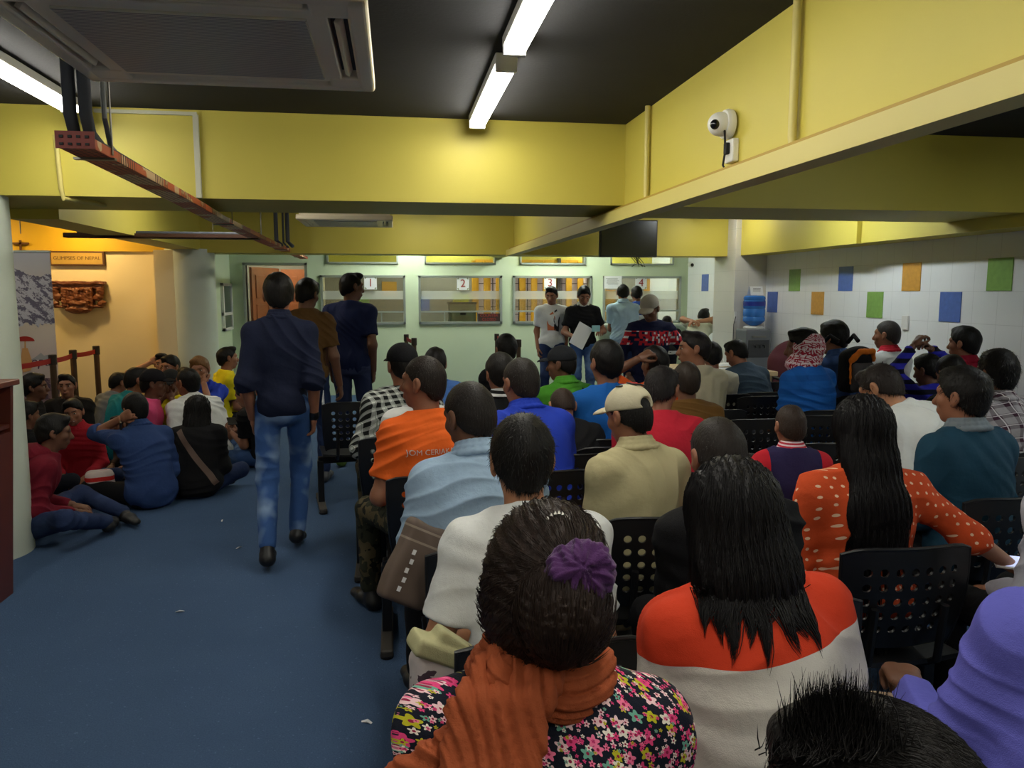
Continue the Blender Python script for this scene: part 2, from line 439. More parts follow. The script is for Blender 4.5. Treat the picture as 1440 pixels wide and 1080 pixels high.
def hand(W, hd, pn, right, s, curl=(.35, .5, .35), spread=0.0):
    hd = unit(hd); pn = unit(np.array(pn)-hd*(np.array(pn)@hd)); ts = np.cross(hd, pn) if right else np.cross(pn, hd)
    pr = [cone(W, W+hd*.035*s, .026*s, .03*s, pn, .65), cone(W+hd*.035*s-ts*.012*s, W+hd*.085*s-ts*.014*s, .028*s, .026*s, pn, .5),
          cone(W+hd*.035*s+ts*.008*s, W+hd*.085*s+ts*.014*s, .028*s, .026*s, pn, .5)]
    for j, (o, L) in enumerate(((.031, .074), (.010, .082), (-.011, .076), (-.031, .060))):
        p = W+hd*(.088-.004*abs(j-1.2))*s+ts*o*s; ang = 0.; q = unit(hd+ts*(o*3*(1+spread)))
        for sgi, (fr, r0, r1) in enumerate(((.46, .0095, .0088), (.31, .0088, .008), (.23, .008, .0068))):
            ang += curl[sgi]*(1+.12*j); dv = q*math.cos(ang)+pn*math.sin(ang); e = p+dv*L*fr*s
            pr.append(cone(p, e, r0*s, r1*s)); p = e
    p = W+hd*.022*s+ts*.022*s+pn*.008*s; dv = unit(hd*.75+ts*.6+pn*.4); e = p+dv*.042*s; pr.append(cone(p, e, .015*s, .0115*s))
    dv = unit(hd*.9+ts*.15+pn*.45); e2 = e+dv*.03*s; pr.append(cone(e, e2, .0115*s, .0095*s)); dv = unit(hd*.9-ts*.1+pn*.5); pr.append(cone(e2, e2+dv*.02*s, .0095*s, .008*s))
    return pr
SEEN = []
def strands_short(v, f, n, L, seed, crown, w=.0011, lift=.5):
    """small tapering locks standing on a hair surface"""
    r = np.random.default_rng(seed); nn = vnorm(v, f); ix = r.integers(0, len(v), n); p = v[ix]; m = nn[ix]
    fl = p-crown; fl = fl-m*(fl*m).sum(1, keepdims=True); fl /= np.maximum(np.linalg.norm(fl, axis=1, keepdims=True), 1e-6)
    d = fl+m*lift+r.normal(size=p.shape)*.35; d /= np.linalg.norm(d, axis=1, keepdims=True)
    L = L*r.uniform(.5, 1.3, (n, 1)); sd = np.cross(d, m); sd /= np.maximum(np.linalg.norm(sd, axis=1, keepdims=True), 1e-6)
    t1 = p+d*L*.55; t2 = p+d*L+np.array([0, 0, -.25])*L
    V = np.stack([p-sd*w-m*.002, p+sd*w-m*.002, t1+sd*w*.7, t1-sd*w*.7, t2+sd*w*.15, t2-sd*w*.15], 1).reshape(-1, 3)
    b = (np.arange(n)*6)[:, None]
    return V, np.concatenate([b+np.array([[0, 1, 2, 3]]), b+np.array([[3, 2, 4, 5]])])
def strand_tubes(paths, w):
    """long tapering locks along given point lists, flattened triangular section made of quads"""
    V = []; Fq = []; n = 0
    for P in paths:
        P = np.array(P); k = len(P); d = np.gradient(P, axis=0); d /= np.maximum(np.linalg.norm(d, axis=1, keepdims=True), 1e-6)
        a = np.cross(d, [0, 1., .1]); a /= np.maximum(np.linalg.norm(a, axis=1, keepdims=True), 1e-6); b = np.cross(d, a)
        ws = (w*(1-np.linspace(0, 1, k)**2*.85))[:, None]
        ring = [P+a*ws, P+b*ws*.5, P-a*ws, P-b*ws*.5]
        V.append(np.stack(ring, 1).reshape(-1, 3))
        for i in range(k-1):
            for j in range(4):
                Fq.append((n+i*4+j, n+i*4+(j+1) % 4, n+i*4+4+(j+1) % 4, n+i*4+4+j))
        n += k*4
    return np.concatenate(V), np.array(Fq)
def hair_field(R, s, res, style, seed, nocap=False):
    H, Rh = R['H'], R['Rh']; q = lambda x, y, z: H+Rh@np.array([x, y, z])*s
    RT = Rh.T
    st = {'short': (.083, .103, .098, .0, .03), 'full': (.088, .108, .108, .0, .036), 'buzz': (.0805, .099, .0955, .01, .028), 'crop': (.082, .102, .1, .02, .033)}[style]
    pr = [ell(q(0, -.012, st[4]-.006), (st[0]*s, st[1]*s, st[2]*s), RT), ell(q(0, -.03, -.02), (.071*s, .078*s, .085*s), RT)]
    if style in ('full', 'short') and not nocap: pr.append(ell(q(.012, .05, .098), (.05*s, .045*s, .028*s), RT))
    lo, hi = bounds(pr, .03); fl = Fld(lo, hi, res)
    for p in pr: fl.add(p, .02)
    n = Rh@unit([0, .9, -1]); X, Y, Z = fl.full(); pt = q(0, 0, -.008+st[3]*.3); n_ = Rh.T@np.eye(3); xl = (X-H[0])*Rh[0, 0]+(Y-H[1])*Rh[1, 0]+(Z-H[2])*Rh[2, 0]
    dd = (X-pt[0])*n[0]+(Y-pt[1])*n[1]+(Z-pt[2])*n[2]+.005*s*np.sin(xl*95+seed)+.003*s*np.sin(xl*230+2*seed); fl.F = -smin(-fl.F, -dd.astype(np.float32), .01)
    n = Rh@unit([0, 1, -.15]); fl.plane(n, q(0, .082, .07), .012)
    n = Rh@unit([0, -.1, -1]); fl.plane(n, q(0, -.09, -.092), .01)
    return fl
EYE_W = M('eye_white', (160, 152, 142), .3); EYE_D = M('eye_iris', (25, 16, 12), .2); LIP = {}
def person(label, px, py, d, face=0, pose='sit', lean=8, side=0, twist=0, head=(0, 5, 0), bend=0, arms=('lap', 'lap'),
           shirt=None, sleeve='short', pants=None, hair='short', hairc=(20, 18, 17), skin=(150, 105, 80), collar=None, fem=False,
           w=1., seat=.43, shoes=(20, 20, 22), cap=None, facevis=False, rs=1., group=None, legs=None, hem=-.10, fold=.0075, build=1., root=None, cat='person', smile=False, lift=0., open_front=False):
    res = min(max(.0012*d*rs, .0048), .0115)
    fc = RAD(face); Rz = rotz(fc)
    tgt = at(px, py, d); s = .95
    base = {'sit': seat, 'floor': 0, 'kneesup': 0, 'stand': 0, 'walk': 0}[pose]
    for _ in range(5):
        R = rig(s, pose, lean, side, twist, head, seat, bend, build); tp = R['top'][2]; s *= (tgt.z-lift-base)/(tp-base)
    R = rig(s, pose, lean, side, twist, head, seat, bend, build)
    off = Rz@R['top']; rx, ry = tgt.x-off[0], tgt.y-off[1]
    SEEN.append((label[:40], round(s, 2), round(rx, 2), round(ry, 2), round(tgt.z, 2)))
    ro = thing('person', label, cat, (rx, ry, lift), fc, group); R['s'] = s; R['ro'] = ro
    loc = lambda wp: Rz.T@(np.array(wp, float)-np.array([rx, ry, lift]))
    sk = skin_mat(skin); seed = int(px*7+py*3) % 9973
    hz = R['hz']; U = R['u2']; Fw = R['Fw']; Rt = R['Rt']; P, A, B, N, H, Rh = (R[k] for k in ('P', 'A', 'B', 'N', 'H', 'Rh'))
    # ---- arms
    hands = []
    for i, a in enumerate(arms):
        sg = -1 if i == 0 else 1; Sh = R['S%d' % i]; hint = (sg*.4, -.7, -.6); pn = None; curl = (.35, .5, .35)
        if isinstance(a, tuple) and a[0] == 'px':
            T = loc(at(a[1], a[2], a[3])); hint = a[4] if len(a) > 4 else hint; pn = a[5] if len(a) > 5 else None; curl = (.6, .8, .5)
        elif isinstance(a, tuple) and a[0] == 'l':
            T = np.array(a[1])*s+np.array([0, 0, hz]); hint = a[2] if len(a) > 2 else hint; pn = a[3] if len(a) > 3 else None
        elif a == 'lap': T = P+np.array([sg*.10, .30, .07])*s; pn = (0, 0, -1)
        elif a == 'wide': T = P+np.array([sg*.15, .28, .08])*s; pn = (0, 0, -1); hint = (sg*.5, -.6, -.6)
        elif a == 'phone': T = P+np.array([sg*.05, .30, .24])*s; pn = (-sg*.6, -.2, .8); curl = (.7, .8, .5)
        elif a == 'down': T = Sh+np.array([sg*.025, .03, -.5])*s; hint = (sg*.3, -1, 0); pn = (-sg, 0, 0)
        elif a == 'swing': T = Sh+np.array([sg*.07, .2, -.46])*s; hint = (sg*.3, -1, 0); pn = (-sg, 0, 0)
        elif a == 'back': T = P+np.array([sg*.02, -.15, .1])*s; hint = (sg, -.5, 0); pn = (0, -1, 0)
        elif a == 'chin': T = H+Rh@np.array([sg*.05, .12, -.12])*s; hint = (sg*.6, .6, -1); pn = (0, -1, .2); curl = (.9, .9, .6)
        elif a == 'ear': T = H+Rh@np.array([sg*.11, .02, -.05])*s; hint = (sg*.6, .5, -1); pn = (-sg, 0, 0); curl = (.7, .8, .5)
        elif a == 'top': T = H+Rh@np.array([sg*.08, -.03, .12])*s; hint = (sg, .2, .4); pn = (0, 0, -1)
        E_, W_ = ik(Sh, T, .285*s, .25*s, hint); fd = unit(W_-E_)
        if pn is None: pn = (0, 0, -1) if abs(fd[2]) < .9 else (-sg, 0, 0)
        if a == 'top': hd = unit(fd*.3+np.array([-sg, 0, 0]))
        else: hd = fd
        R['E%d' % i], R['W%d' % i], R['hd%d' % i] = E_, W_, hd; hands.append((W_, hd, pn, i == 1, curl)); R['pn%d' % i] = np.array(pn, float)
    # ---- legs
    for i in (0, 1):
        sg = -1 if i == 0 else 1; Hp = R['Hp%d' % i]
        if pose == 'sit':
            K = Hp+np.array([sg*.06, .43, -.01])*s; An = np.array([K[0]+sg*.01, K[1]-.03, .09])
        elif pose == 'floor': K = np.array([sg*.33, .28, .15])*s; An = np.array([-sg*.09, .33+.05*sg, .07])*s
        elif pose == 'kneesup': K = np.array([sg*.14, .34, .42])*s; An = np.array([sg*.13, .56, .09])*s
        elif pose == 'stand': K, An = ik(Hp, np.array([sg*.10*s, 0, .08*s]), .43*s, .42*s, (0, 1, 0))
        else:
            tg = {0: np.array([-.09, .30, .10]), 1: np.array([.09, -.10, .09])}[i]*s
            K, An = ik(Hp, tg, .43*s, .42*s, (0, 1, 0))
        if legs and legs[i] is not None:
            tg = np.array(legs[i])*s; K, An = ik(Hp, tg, .43*s, .42*s, (sg*.1, 1, .3) if pose != 'floor' else (sg, .2, .35))
        R['K%d' % i], R['An%d' % i] = K, An
    # ---- body: head, neck, chest core, arms (fine head and hands, all one surface)
    fw = .93 if fem else 1.; b = build
    neck = [cone(N-U*.06*s, H+Rh@np.array([0, -.012, -.05])*s, (.056 if not fem else .047)*s*b, (.054 if not fem else .045)*s*b)]
    body = neck+[cone(P+R['u1']*.02*s, B-U*.12*s, .10*s, .12*s, Fw, .7), cone(R['S0']-Rt*.0, R['S1'], .048*s*b, .048*s*b),
                 cone(B-U*.02*s, R['S0'], .045*s, .04*s), cone(B-U*.02*s, R['S1'], .045*s, .04*s)]
    for i in (0, 1):
        body += [cone(R['S%d' % i], R['E%d' % i], .047*s*b*fw, .038*s*fw), cone(R['E%d' % i], R['W%d' % i], .040*s*fw, .026*s*fw)]
    hz_ = lambda x, y, z: H+Rh@np.array([x, y, z])*s
    RT = Rh.T
    hp = [ell(hz_(0, -.012, .022), (.0765*s, .095*s, .094*s), RT), ell(hz_(0, .022, -.042), (.058*s, .066*s, .07*s), RT),
          ell(hz_(0, .058, -.092), (.028*s, .024*s, .02*s), RT), ell(hz_(0, .072, .03), (.052*s, .02*s, .02*s), RT),
          cone(hz_(0, .088, .008), hz_(0, .108, -.028), .009*s, .0145*s), ell(hz_(0, .083, -.062), (.026*s, .014*s, .013*s), RT),
          ell(hz_(.038, .06, -.018), (.022*s, .022*s, .02*s), RT), ell(hz_(-.038, .06, -.018), (.022*s, .022*s, .02*s), RT)]+neck
    ears = []
    for sg in (-1, 1):
        ears += [ell(hz_(sg*.083, -.012, .004), (.010*s, .02*s, .03*s), RT@np.eye(3)), ell(hz_(sg*.079, -.004, -.024), (.008*s, .012*s, .014*s), RT)]
    hres = min(res, .0065)
    lo, hi = bounds(hp[:4]+ears, .03); fl = Fld(lo, hi, hres)
    for p in hp: fl.add(p, .022*s)
    for p in ears: fl.add(p, .008)
    for sg in (-1, 1):
        fl.add(ell(hz_(sg*.033, .1, .006), (.018*s, .016*s, .012*s), RT), .012, True)
        fl.add(ell(hz_(sg*.092, -.004, .004), (.006*s, .010*s, .016*s), RT), .006, True)
    v1, f1 = nets(fl)
    v2, f2 = solid(body, res, .03)
    pairs = [(v1, f1), (v2, f2)]
    for W_, hd, pn, rt, curl in hands:
        pairs.append(solid(hand(W_, hd, pn, rt, s, curl), min(.0042, res) if d < 3.2 else min(res*.9, .0058), .006, m=.02))
    bo = sd_mesh('body', pairs, sk, ro)
    # ---- face details for people who look this way
    if facevis:
        g = G()
        for sg in (-1, 1):
            v, f = solid([ell(hz_(sg*.032, .079, .006), (.0125*s, .0098*s, .0055*s), RT)], .0025, m=.01)
            sd_mesh('eye', [(v, f)], EYE_W, ro)
            v, f = solid([ell(hz_(sg*.032, .087, .006), (.006*s, .005*s, .006*s), RT)], .0022, m=.01); sd_mesh('iris', [(v, f)], EYE_D, ro)
            v, f = solid([cone(hz_(sg*.014, .094, .026), hz_(sg*.05, .08, .029), .0045*s, .003*s)], .0025, .01, m=.01); sd_mesh('eyebrow', [(v, f)], hair_mat(hairc), ro)
        lc = tuple(int(c*.78) for c in skin); v, f = solid([cone(hz_(-.024, .088, -.06+.004*smile), hz_(0, .097, -.064), .004*s, .006*s), cone(hz_(.024, .088, -.06+.004*smile), hz_(0, .097, -.064), .004*s, .006*s)], .0025, .01, m=.01)
        sd_mesh('lips', [(v, f)], M('lip_%d' % lc[0], (lc[0], int(lc[1]*.8), int(lc[2]*.85)), .4), ro)
        if smile:
            v, f = solid([cone(hz_(-.018, .094, -.0625), hz_(.018, .094, -.0625), .0035*s, .0035*s)], .002, .01, m=.01); sd_mesh('teeth', [(v, f)], M('teeth', (235, 230, 220), .3), ro)
    # ---- hair
    hm = hair_mat(hairc)
    if hair in ('short', 'full', 'crop', 'buzz'):
        fl = hair_field(R, s, max(min(res, .007), .0045), 'buzz' if cap else hair, seed, bool(cap)); v, f = nets(fl)
        v = v+vnorm(v, f)*tufts({'buzz': .0006, 'crop': .0012}.get(hair, .0025), seed)(v)[:, None]; prs = [(v, f)]
        if .75 < d < 4.2 and hair != 'buzz':
            prs.append(strands_short(v, f, int(5200/d) if d > 1 else 9000, {'crop': .006}.get(hair, .018)*s, seed, H+Rh@np.array([0, -.05, .12])*s, w=.0012*max(1, d*.45), lift=.12))
        sd_mesh('hair', prs, hm, ro)
    # ---- shirt
    if shirt is not None:
        t = .012*s; o = w
        sp = [ell(P+R['u1']*.03*s, (.17*s*o*b+t, .125*s*b+t, .13*s), np.stack([Rt, np.cross(R['u1'], Rt), R['u1']])),
              cone(P+R['u1']*.04*s, A+U*.02*s, .148*s*o*b*(.93 if fem else 1)+t, .138*s*o*b*(.9 if fem else 1)+t, Fw, .7),
              cone(A, A+U*.15*s, .138*s*o*b+t, .15*s*o*b*fw+t, Fw, .7),
              ell(A+U*.14*s, (.165*s*b*fw+t, .115*s*b+t, .15*s), np.stack([Rt, Fw, U])),
              cone(R['S0']-U*.01*s, R['S1']-U*.01*s, .056*s*b*fw+t*.6, .056*s*b*fw+t*.6),
              cone(B-U*.012*s, R['S0'], .05*s+t*.6, .046*s+t*.6), cone(B-U*.012*s, R['S1'], .05*s+t*.6, .046*s+t*.6),
              cone(B-U*.06*s, B+U*.005*s, .09*s, .066*s), cone(B-U*.02*s, (B*.55+R['S0']*.45)-U*.01*s, .066*s, .054*s), cone(B-U*.02*s, (B*.55+R['S1']*.45)-U*.01*s, .066*s, .054*s)]
        if open_front: sp.append(cone(A-Fw*.02*s, P-Fw*.02*s, .16*s, .17*s, Fw, .7))
        scuts = []
        for i in (0, 1):
            S_, E_, W_ = R['S%d' % i], R['E%d' % i], R['W%d' % i]
            ax_ = unit(E_-S_); r_ = .03; at_ = W_
            if sleeve == 'short': sp.append(cone(S_, S_+(E_-S_)*.86, .052*s*b*fw+t, .053*s*fw+t)); ax_, r_, at_ = unit(E_-S_), .053*s*fw+t+.006, S_+(E_-S_)*.72
            elif sleeve == 'roll': sp += [cone(S_, E_, .052*s*b*fw+t, .046*s*fw+t), cone(E_, E_+(W_-E_)*.3, .045*s+t*.7, .043*s+t*.7)]; ax_, r_, at_ = unit(W_-E_), .052*s+t*.7, E_+(W_-E_)*.2
            elif sleeve == 'long': sp += [cone(S_, E_, .052*s*b*fw+t, .044*s*fw+t), cone(E_, W_, .043*s+t*.6, .030*s+t*.7)]; ax_, r_, at_ = unit(W_-E_), .036*s+t, E_+(W_-E_)*.93
            p1_ = unit(np.cross(ax_, [.3, .9, .2])); scuts += [('b', V3(at_+ax_*.07*s), V3((r_, r_, .07*s)), .004, np.array(np.stack([p1_, np.cross(ax_, p1_), ax_]), dtype=np.float32))]
        amp = fold*s; nd_ = unit(N-B); n1_ = unit(np.cross(nd_, Fw)); scuts.append(('b', V3(B+nd_*.093*s), V3((.09*s, .09*s, .06*s)), .004, np.array(np.stack([n1_, np.cross(nd_, n1_), nd_]), dtype=np.float32)))
        v, f = solid(sp, res, .045, cuts=scuts, planes=[(-R['u1'], P+R['u1']*hem*s)], disp=folds(amp, seed), m=.05)
        R['shirt'] = sd_mesh('shirt', [(v, f)], shirt, ro); R['sv'] = (v, f)
        if sleeve == 'short':
            pass
        if collar:
            nd = unit(unit(N-B)-Fw*.08); c0 = B+nd*.010*s-Fw*.004*s; e1 = unit(np.cross(nd, [1, 0, 0])); e2 = np.cross(nd, e1); cp = []
            for kx in range(20):
                a0, a1 = 2*PI*kx/20, 2*PI*(kx+1)/20; rr = .069*s*b
                p0 = c0+(e1*math.cos(a0)*rr*.98+e2*math.sin(a0)*rr); p1 = c0+(e1*math.cos(a1)*rr*.98+e2*math.sin(a1)*rr)
                cp += [cone(p0+nd*.028*s, p1+nd*.028*s, .009*s, .009*s), cone(p0+nd*.048*s+(c0-p0)*.12, p1+nd*.048*s+(c0-p1)*.12, .007*s, .007*s), cone(p0+nd*.008*s+(p0-c0)*.2, p1+nd*.008*s+(p1-c0)*.2, .010*s, .010*s)]
            v, f = solid(cp, min(res, .006), .012, m=.02); sd_mesh('collar', [(v, f)], collar, ro)
    # ---- trousers and shoes
    if pants is not None:
        pp = [ell(P+np.array([0, 0, -.0])*s, (.165*s*b, .125*s*b, .12*s))]
        for i in (0, 1):
            Hp, K, An = R['Hp%d' % i], R['K%d' % i], R['An%d' % i]
            pp += [cone(Hp, K, .088*s*b, .064*s), cone(K, K+(An-K)*.92, .063*s, .05*s)]
        v, f = solid(pp, max(res, .0075), .03, disp=folds(.004*s, seed+5), m=.05, planes=[((0, 0, -1), (0, 0, .005))] if pose in ('floor', 'kneesup') else ())
        sd_mesh('trousers', [(v, f)], pants, ro)
        for i in (0, 1):
            An, K = R['An%d' % i], R['K%d' % i]
            if pose == 'floor': fd = unit([-1 if i else 1, .3, 0]); zz = An[2]-.02
            else:
                fd = np.array([0.1*(-1 if i == 0 else 1), 1, 0]); zz = An[2]-.045*s
            fd = unit(fd); a = np.array([An[0], An[1], max(zz, .045)])-fd*.03*s
            if pose == 'walk' and i == 1: fd = unit([.05, .9, -.25]); a = a+np.array([0, 0, .03])
            v, f = solid([cone(a, a+fd*.09*s, .042*s, .042*s, (0, 0, 1), .9), cone(a+fd*.09*s, a+fd*.185*s+np.array([0, 0, -.008]), .044*s, .034*s, (0, 0, 1), .75), cone(a, An+(K-An)*.05, .04*s, .04*s)],
                         max(res, .007), .02, planes=[((0, 0, -1), (0, 0, a[2]-.04*s))], m=.03)
            sd_mesh('shoe', [(v, f)], M('shoe_%d_%d' % shoes[:2], shoes, .5), ro)
    # ---- cap
    if cap:
        cm, back = cap; q = hz_; cpz = [ell(q(0, -.01, .045), (.089*s, .108*s, .092*s), RT)]
        fl = Fld(*bounds(cpz, .03), min(res, .006))
        for p in cpz: fl.add(p, .01)
        fl.plane(Rh@np.array([0, .06, -1.]), q(0, 0, .03), .006)
        if back: fl.add(ell(q(0, -.115, .045), (.032*s, .03*s, .024*s), RT), .004, True)
        v, f = nets(fl); c_o = sd_mesh('cap', [(v, f)], cm, ro)
        fl = Fld(*bounds([ell(q(0, .1, .03), (.08*s, .09*s, .05*s), RT)], .03), min(res, .006))
        fl.add(ell(q(0, .098, .026), (.074*s, .085*s, .03*s), RT)); fl.add(ell(q(0, .095, .012), (.085*s, .10*s, .03*s), RT), .004, True)
        v, f = nets(fl); sd_mesh('cap_brim', [(v, f)], cm, c_o)
    return R
def conform(o, R, off=.003, frm=(0, -1)):
    """lay a flat print on the shirt by dropping its points on the cloth from behind (frm = side it is dropped from)"""
    v, f = R['sv']; bv = BVHTree.FromPolygons([tuple(p) for p in v], [tuple(int(i) for i in q) for q in f])
    dr = Vector((-frm[0], -frm[1], 0)); mw = o.matrix_basis
    for p in o.data.vertices:
        w = mw@p.co; st = Vector((w.x, w.y, w.z))-dr*1.; h = bv.ray_cast(st, dr)
        if h[0] is not None: w = h[0]-dr*off
        p.co = mw.inverted()@w
# ------------------------------------------------------------ the room
def onY(px, py, Yv):
    r = _cF+_cR*((px-720)/FPX)+_cU*((540-py)/FPX); return Vector((0, 0, EYE))+r*(Yv/r.y)
def tile_mat(key, rgb, pitch=.265, ax=('y', 'z'), grout=.93, rough=.35):
    if key in MATS: return MATS[key]
    m, t, b = mat_new(key); oc, x, y, z = obj_xyz(t); q = {'x': x, 'y': y, 'z': z}
    ln = 0
    for i, a in enumerate(ax):
        f = mth(t, 'FRACT', mth(t, 'MULTIPLY_ADD', q[a], 1/pitch, 40.0+(.22 if a == 'y' else -.038)))
        e = mth(t, 'LESS_THAN', mth(t, 'ABSOLUTE', mth(t, 'SUBTRACT', f, .5)), .492)
        ln = e if i == 0 else mth(t, 'MULTIPLY', ln, e)
    c = lin(rgb); nz = noise(t, oc, 3, 3)
    base = mixc(t, nz, tuple(v*.93 for v in c[:3])+(1,), c)
    col_in(t, b, mixc(t, ln, tuple(v*grout*.85 for v in c[:3])+(1,), base)); b.inputs['Roughness'].default_value = rough
    bump(t, b, ln, .3, .002); MATS[key] = m; return m
def carpet():
    m, t, b = mat_new('blue_carpet'); oc, x, y, z = obj_xyz(t)
    n1 = noise(t, oc, 1.3, 5, .6); n2 = noise(t, oc, 160, 3, .7); n3 = noise(t, oc, 60, 2)
    base = mixc(t, n1, lin((76, 101, 134)), lin((100, 127, 164)))
    base = mixc(t, mth(t, 'MULTIPLY', n2, .9), lin((56, 76, 108)), base)
    sp = mth(t, 'GREATER_THAN', n3, .69); base = mixc(t, mth(t, 'MULTIPLY', sp, .3), base, lin((120, 145, 185)))
    col_in(t, b, base); b.inputs['Roughness'].default_value = .95; b.inputs['Specular IOR Level'].default_value = .1
    bump(t, b, n2, 1., .008); return m
YEL = M('yellow_paint', (202, 188, 80), .55, bumpscale=30, bumpst=.05, vary=.05, vscale=2)
CREAM = M('cream_beam_trim', (206, 192, 112), .5)
DARK = M('charcoal_ceiling_paint', (34, 34, 37), .9, bumpscale=60, bumpst=.3, vary=.2)
GRN = M('pale_green_wall_paint', (200, 214, 184), .6, bumpscale=25, bumpst=.04, vary=.03)
CRM = M('cream_wall_paint', (236, 220, 180), .6, bumpscale=25, bumpst=.04, vary=.03)
COLM = M('pale_column_paint', (198, 206, 192), .5, bumpscale=25, bumpst=.04, vary=.04)
WT = tile_mat('white_wall_tile', (240, 243, 244))
WTX = tile_mat('white_wall_tile_x', (214, 212, 204), ax=('x', 'z'))
WHITE = M('white_plastic', (225, 225, 220), .4); ALU = M('aluminium_frame', (170, 178, 172), .4, .6)
BLACK = M('black_plastic', (18, 18, 20), .38); BLK2 = M('black_rubber', (14, 14, 15), .7); STEEL = M('brushed_steel', (130, 128, 122), .35, .8)
PAPER = M('white_paper', (228, 230, 232), .8); WOOD = M('varnished_wood', (150, 84, 48), .4, vary=.25, vscale=12, bumpscale=20)
def struct(o): o['kind'] = 'structure'; return o
Z1, Z0 = 2.67, 0.0
G().b2(-7.5, 4.76, -3.2, 14.2, -.12, 0).out('floor', carpet(), kind='structure')
G().b2(-7.5, 5.1, -3.2, 14.2, Z1, Z1+.15).out('ceiling', DARK, kind='structure')
wr_ = G().b2(4.76, 5.0, -3.2, 14.1, 0, Z1).out('wall_right', WT, kind='structure')
TG = M('green_wall_tile', (130, 172, 86), .35, bumpscale=40, bumpst=.2, vary=.2, vscale=25); TB = M('blue_wall_tile', (84, 114, 188), .35, bumpscale=40, bumpst=.2, vary=.2, vscale=25); TO = M('ochre_wall_tile', (206, 152, 66), .35, bumpscale=40, bumpst=.2, vary=.2, vscale=25)
seq = [TG, TB, TO]
for k in range(-5, 8):
    y = 5.5+.53*k; up = k % 2 == 0; zc = 1.735 if up else 1.468
    G().b2(4.754, 4.7605, y-.129, y+.129, zc-.129, zc+.129).out('wall_tile', seq[k % 3], wr_, 'structure')
G().b2(4.754, 4.7605, 11.25, 11.51, 1.606, 1.864).out('wall_tile', TB, wr_, 'structure')
# front wall with its openings
xs = sorted({-2.42, 4.76, -2.19, -1.33, -1.105, .18, .378, 1.69, 1.861, 3.139, 3.329, 4.641, -1.0, .075, .479, 1.59, 1.974, 3.034, 3.445, 4.507})
WIN = [(-1.105, .18), (.378, 1.69), (1.861, 3.139), (3.329, 4.641)]; TRA = [(-1.0, .075), (.479, 1.59), (1.974, 3.034), (3.445, 4.507)]
zs = [0, 1.095, 1.848, 1.99, 2.025, 2.4, Z1]; g = G()
for z0, z1 in zip(zs[:-1], zs[1:]):
    op = [(-2.19, -1.33)] if z1 <= 1.99 else []
    if (z0, z1) == (1.095, 1.848): op += WIN
    if (z0, z1) == (2.025, 2.4): op += TRA
    op.sort(); x = -2.42
    for a, b in op: g.b2(x, a, 12.1, 12.22, z0, z1); x = b
    g.b2(x, 4.76, 12.1, 12.22, z0, z1)
g.out('wall_front', GRN, kind='structure')
def glass():
    m, t, b = mat_new('window_glass'); t.nodes.remove(b); o = t.nodes['Material Output']
    tr = node(t, 'ShaderNodeBsdfTransparent'); gl = node(t, 'ShaderNodeBsdfGlossy'); gl.inputs['Roughness'].default_value = .03
    fr = node(t, 'ShaderNodeFresnel'); fr.inputs[0].default_value = 1.5; mx = node(t, 'ShaderNodeMixShader')
    tr.inputs[0].default_value = (.85, .87, .84, 1)
    t.links.new(fr.outputs[0], mx.inputs[0]); t.links.new(tr.outputs[0], mx.inputs[1]); t.links.new(gl.outputs[0], mx.inputs[2]); t.links.new(mx.outputs[0], o.inputs[0]); return m
GLASS = glass()
def film(key, rgb, a):
    m, t, b = mat_new(key); b.inputs['Base Color'].default_value = lin(rgb); b.inputs['Alpha'].default_value = a; b.inputs['Roughness'].default_value = .6; return m
FW, FG = film('white_window_film', (225, 228, 220), .32), film('tan_window_film', (130, 112, 78), .26)
for i, (a, b) in enumerate(WIN):
    g = G(); t_ = .035; z0, z1 = 1.095, 1.848
    g.b2(a, b, 12.07, 12.2, z0, z0+t_); g.b2(a, b, 12.07, 12.2, z1-t_, z1); g.b2(a, a+t_, 12.07, 12.2, z0, z1); g.b2(b-t_, b, 12.07, 12.2, z0, z1)
    g.b2(a, b, 12.08, 12.16, 1.275, 1.3); g.b2(a+.3*(b-a), a+.3*(b-a)+.02, 12.1, 12.14, z0, 1.28); g.b2(a+.7*(b-a), a+.7*(b-a)+.02, 12.1, 12.14, z0, 1.28)
    fr = g.out('window_%d' % (i+1), ALU, kind='structure')
    G().b2(a+t_, b-t_, 12.125, 12.131, 1.3, z1-t_).out('pane', GLASS, fr, 'structure')
    G().b2(a+t_, b-t_, 12.118, 12.1235, 1.48, 1.61).out('window_film', FW, fr, 'structure')
    G().b2(a+t_, b-t_, 12.118, 12.1235, 1.3, 1.48).out('window_film', FG, fr, 'structure')
    G().b2(a+.04, b-.04, 12.13, 12.135, z0+t_, 1.275).out('pane', GLASS, fr, 'structure')
    a2, b2 = TRA[i]; g = G(); g.b2(a2, b2, 12.07, 12.2, 2.025, 2.05); g.b2(a2, b2, 12.07, 12.2, 2.38, 2.4); g.b2(a2, a2+.025, 12.07, 12.2, 2.025, 2.4); g.b2(b2-.025, b2, 12.07, 12.2, 2.025, 2.4)
    tr = g.out('window_%d' % (i+5), ALU, kind='structure'); G().b2(a2+.025, b2-.025, 12.13, 12.135, 2.05, 2.38).out('pane', GLASS, tr, 'structure')
RED = M('red_print', (150, 40, 38), .6); INK = M('black_print', (25, 25, 28), .6)
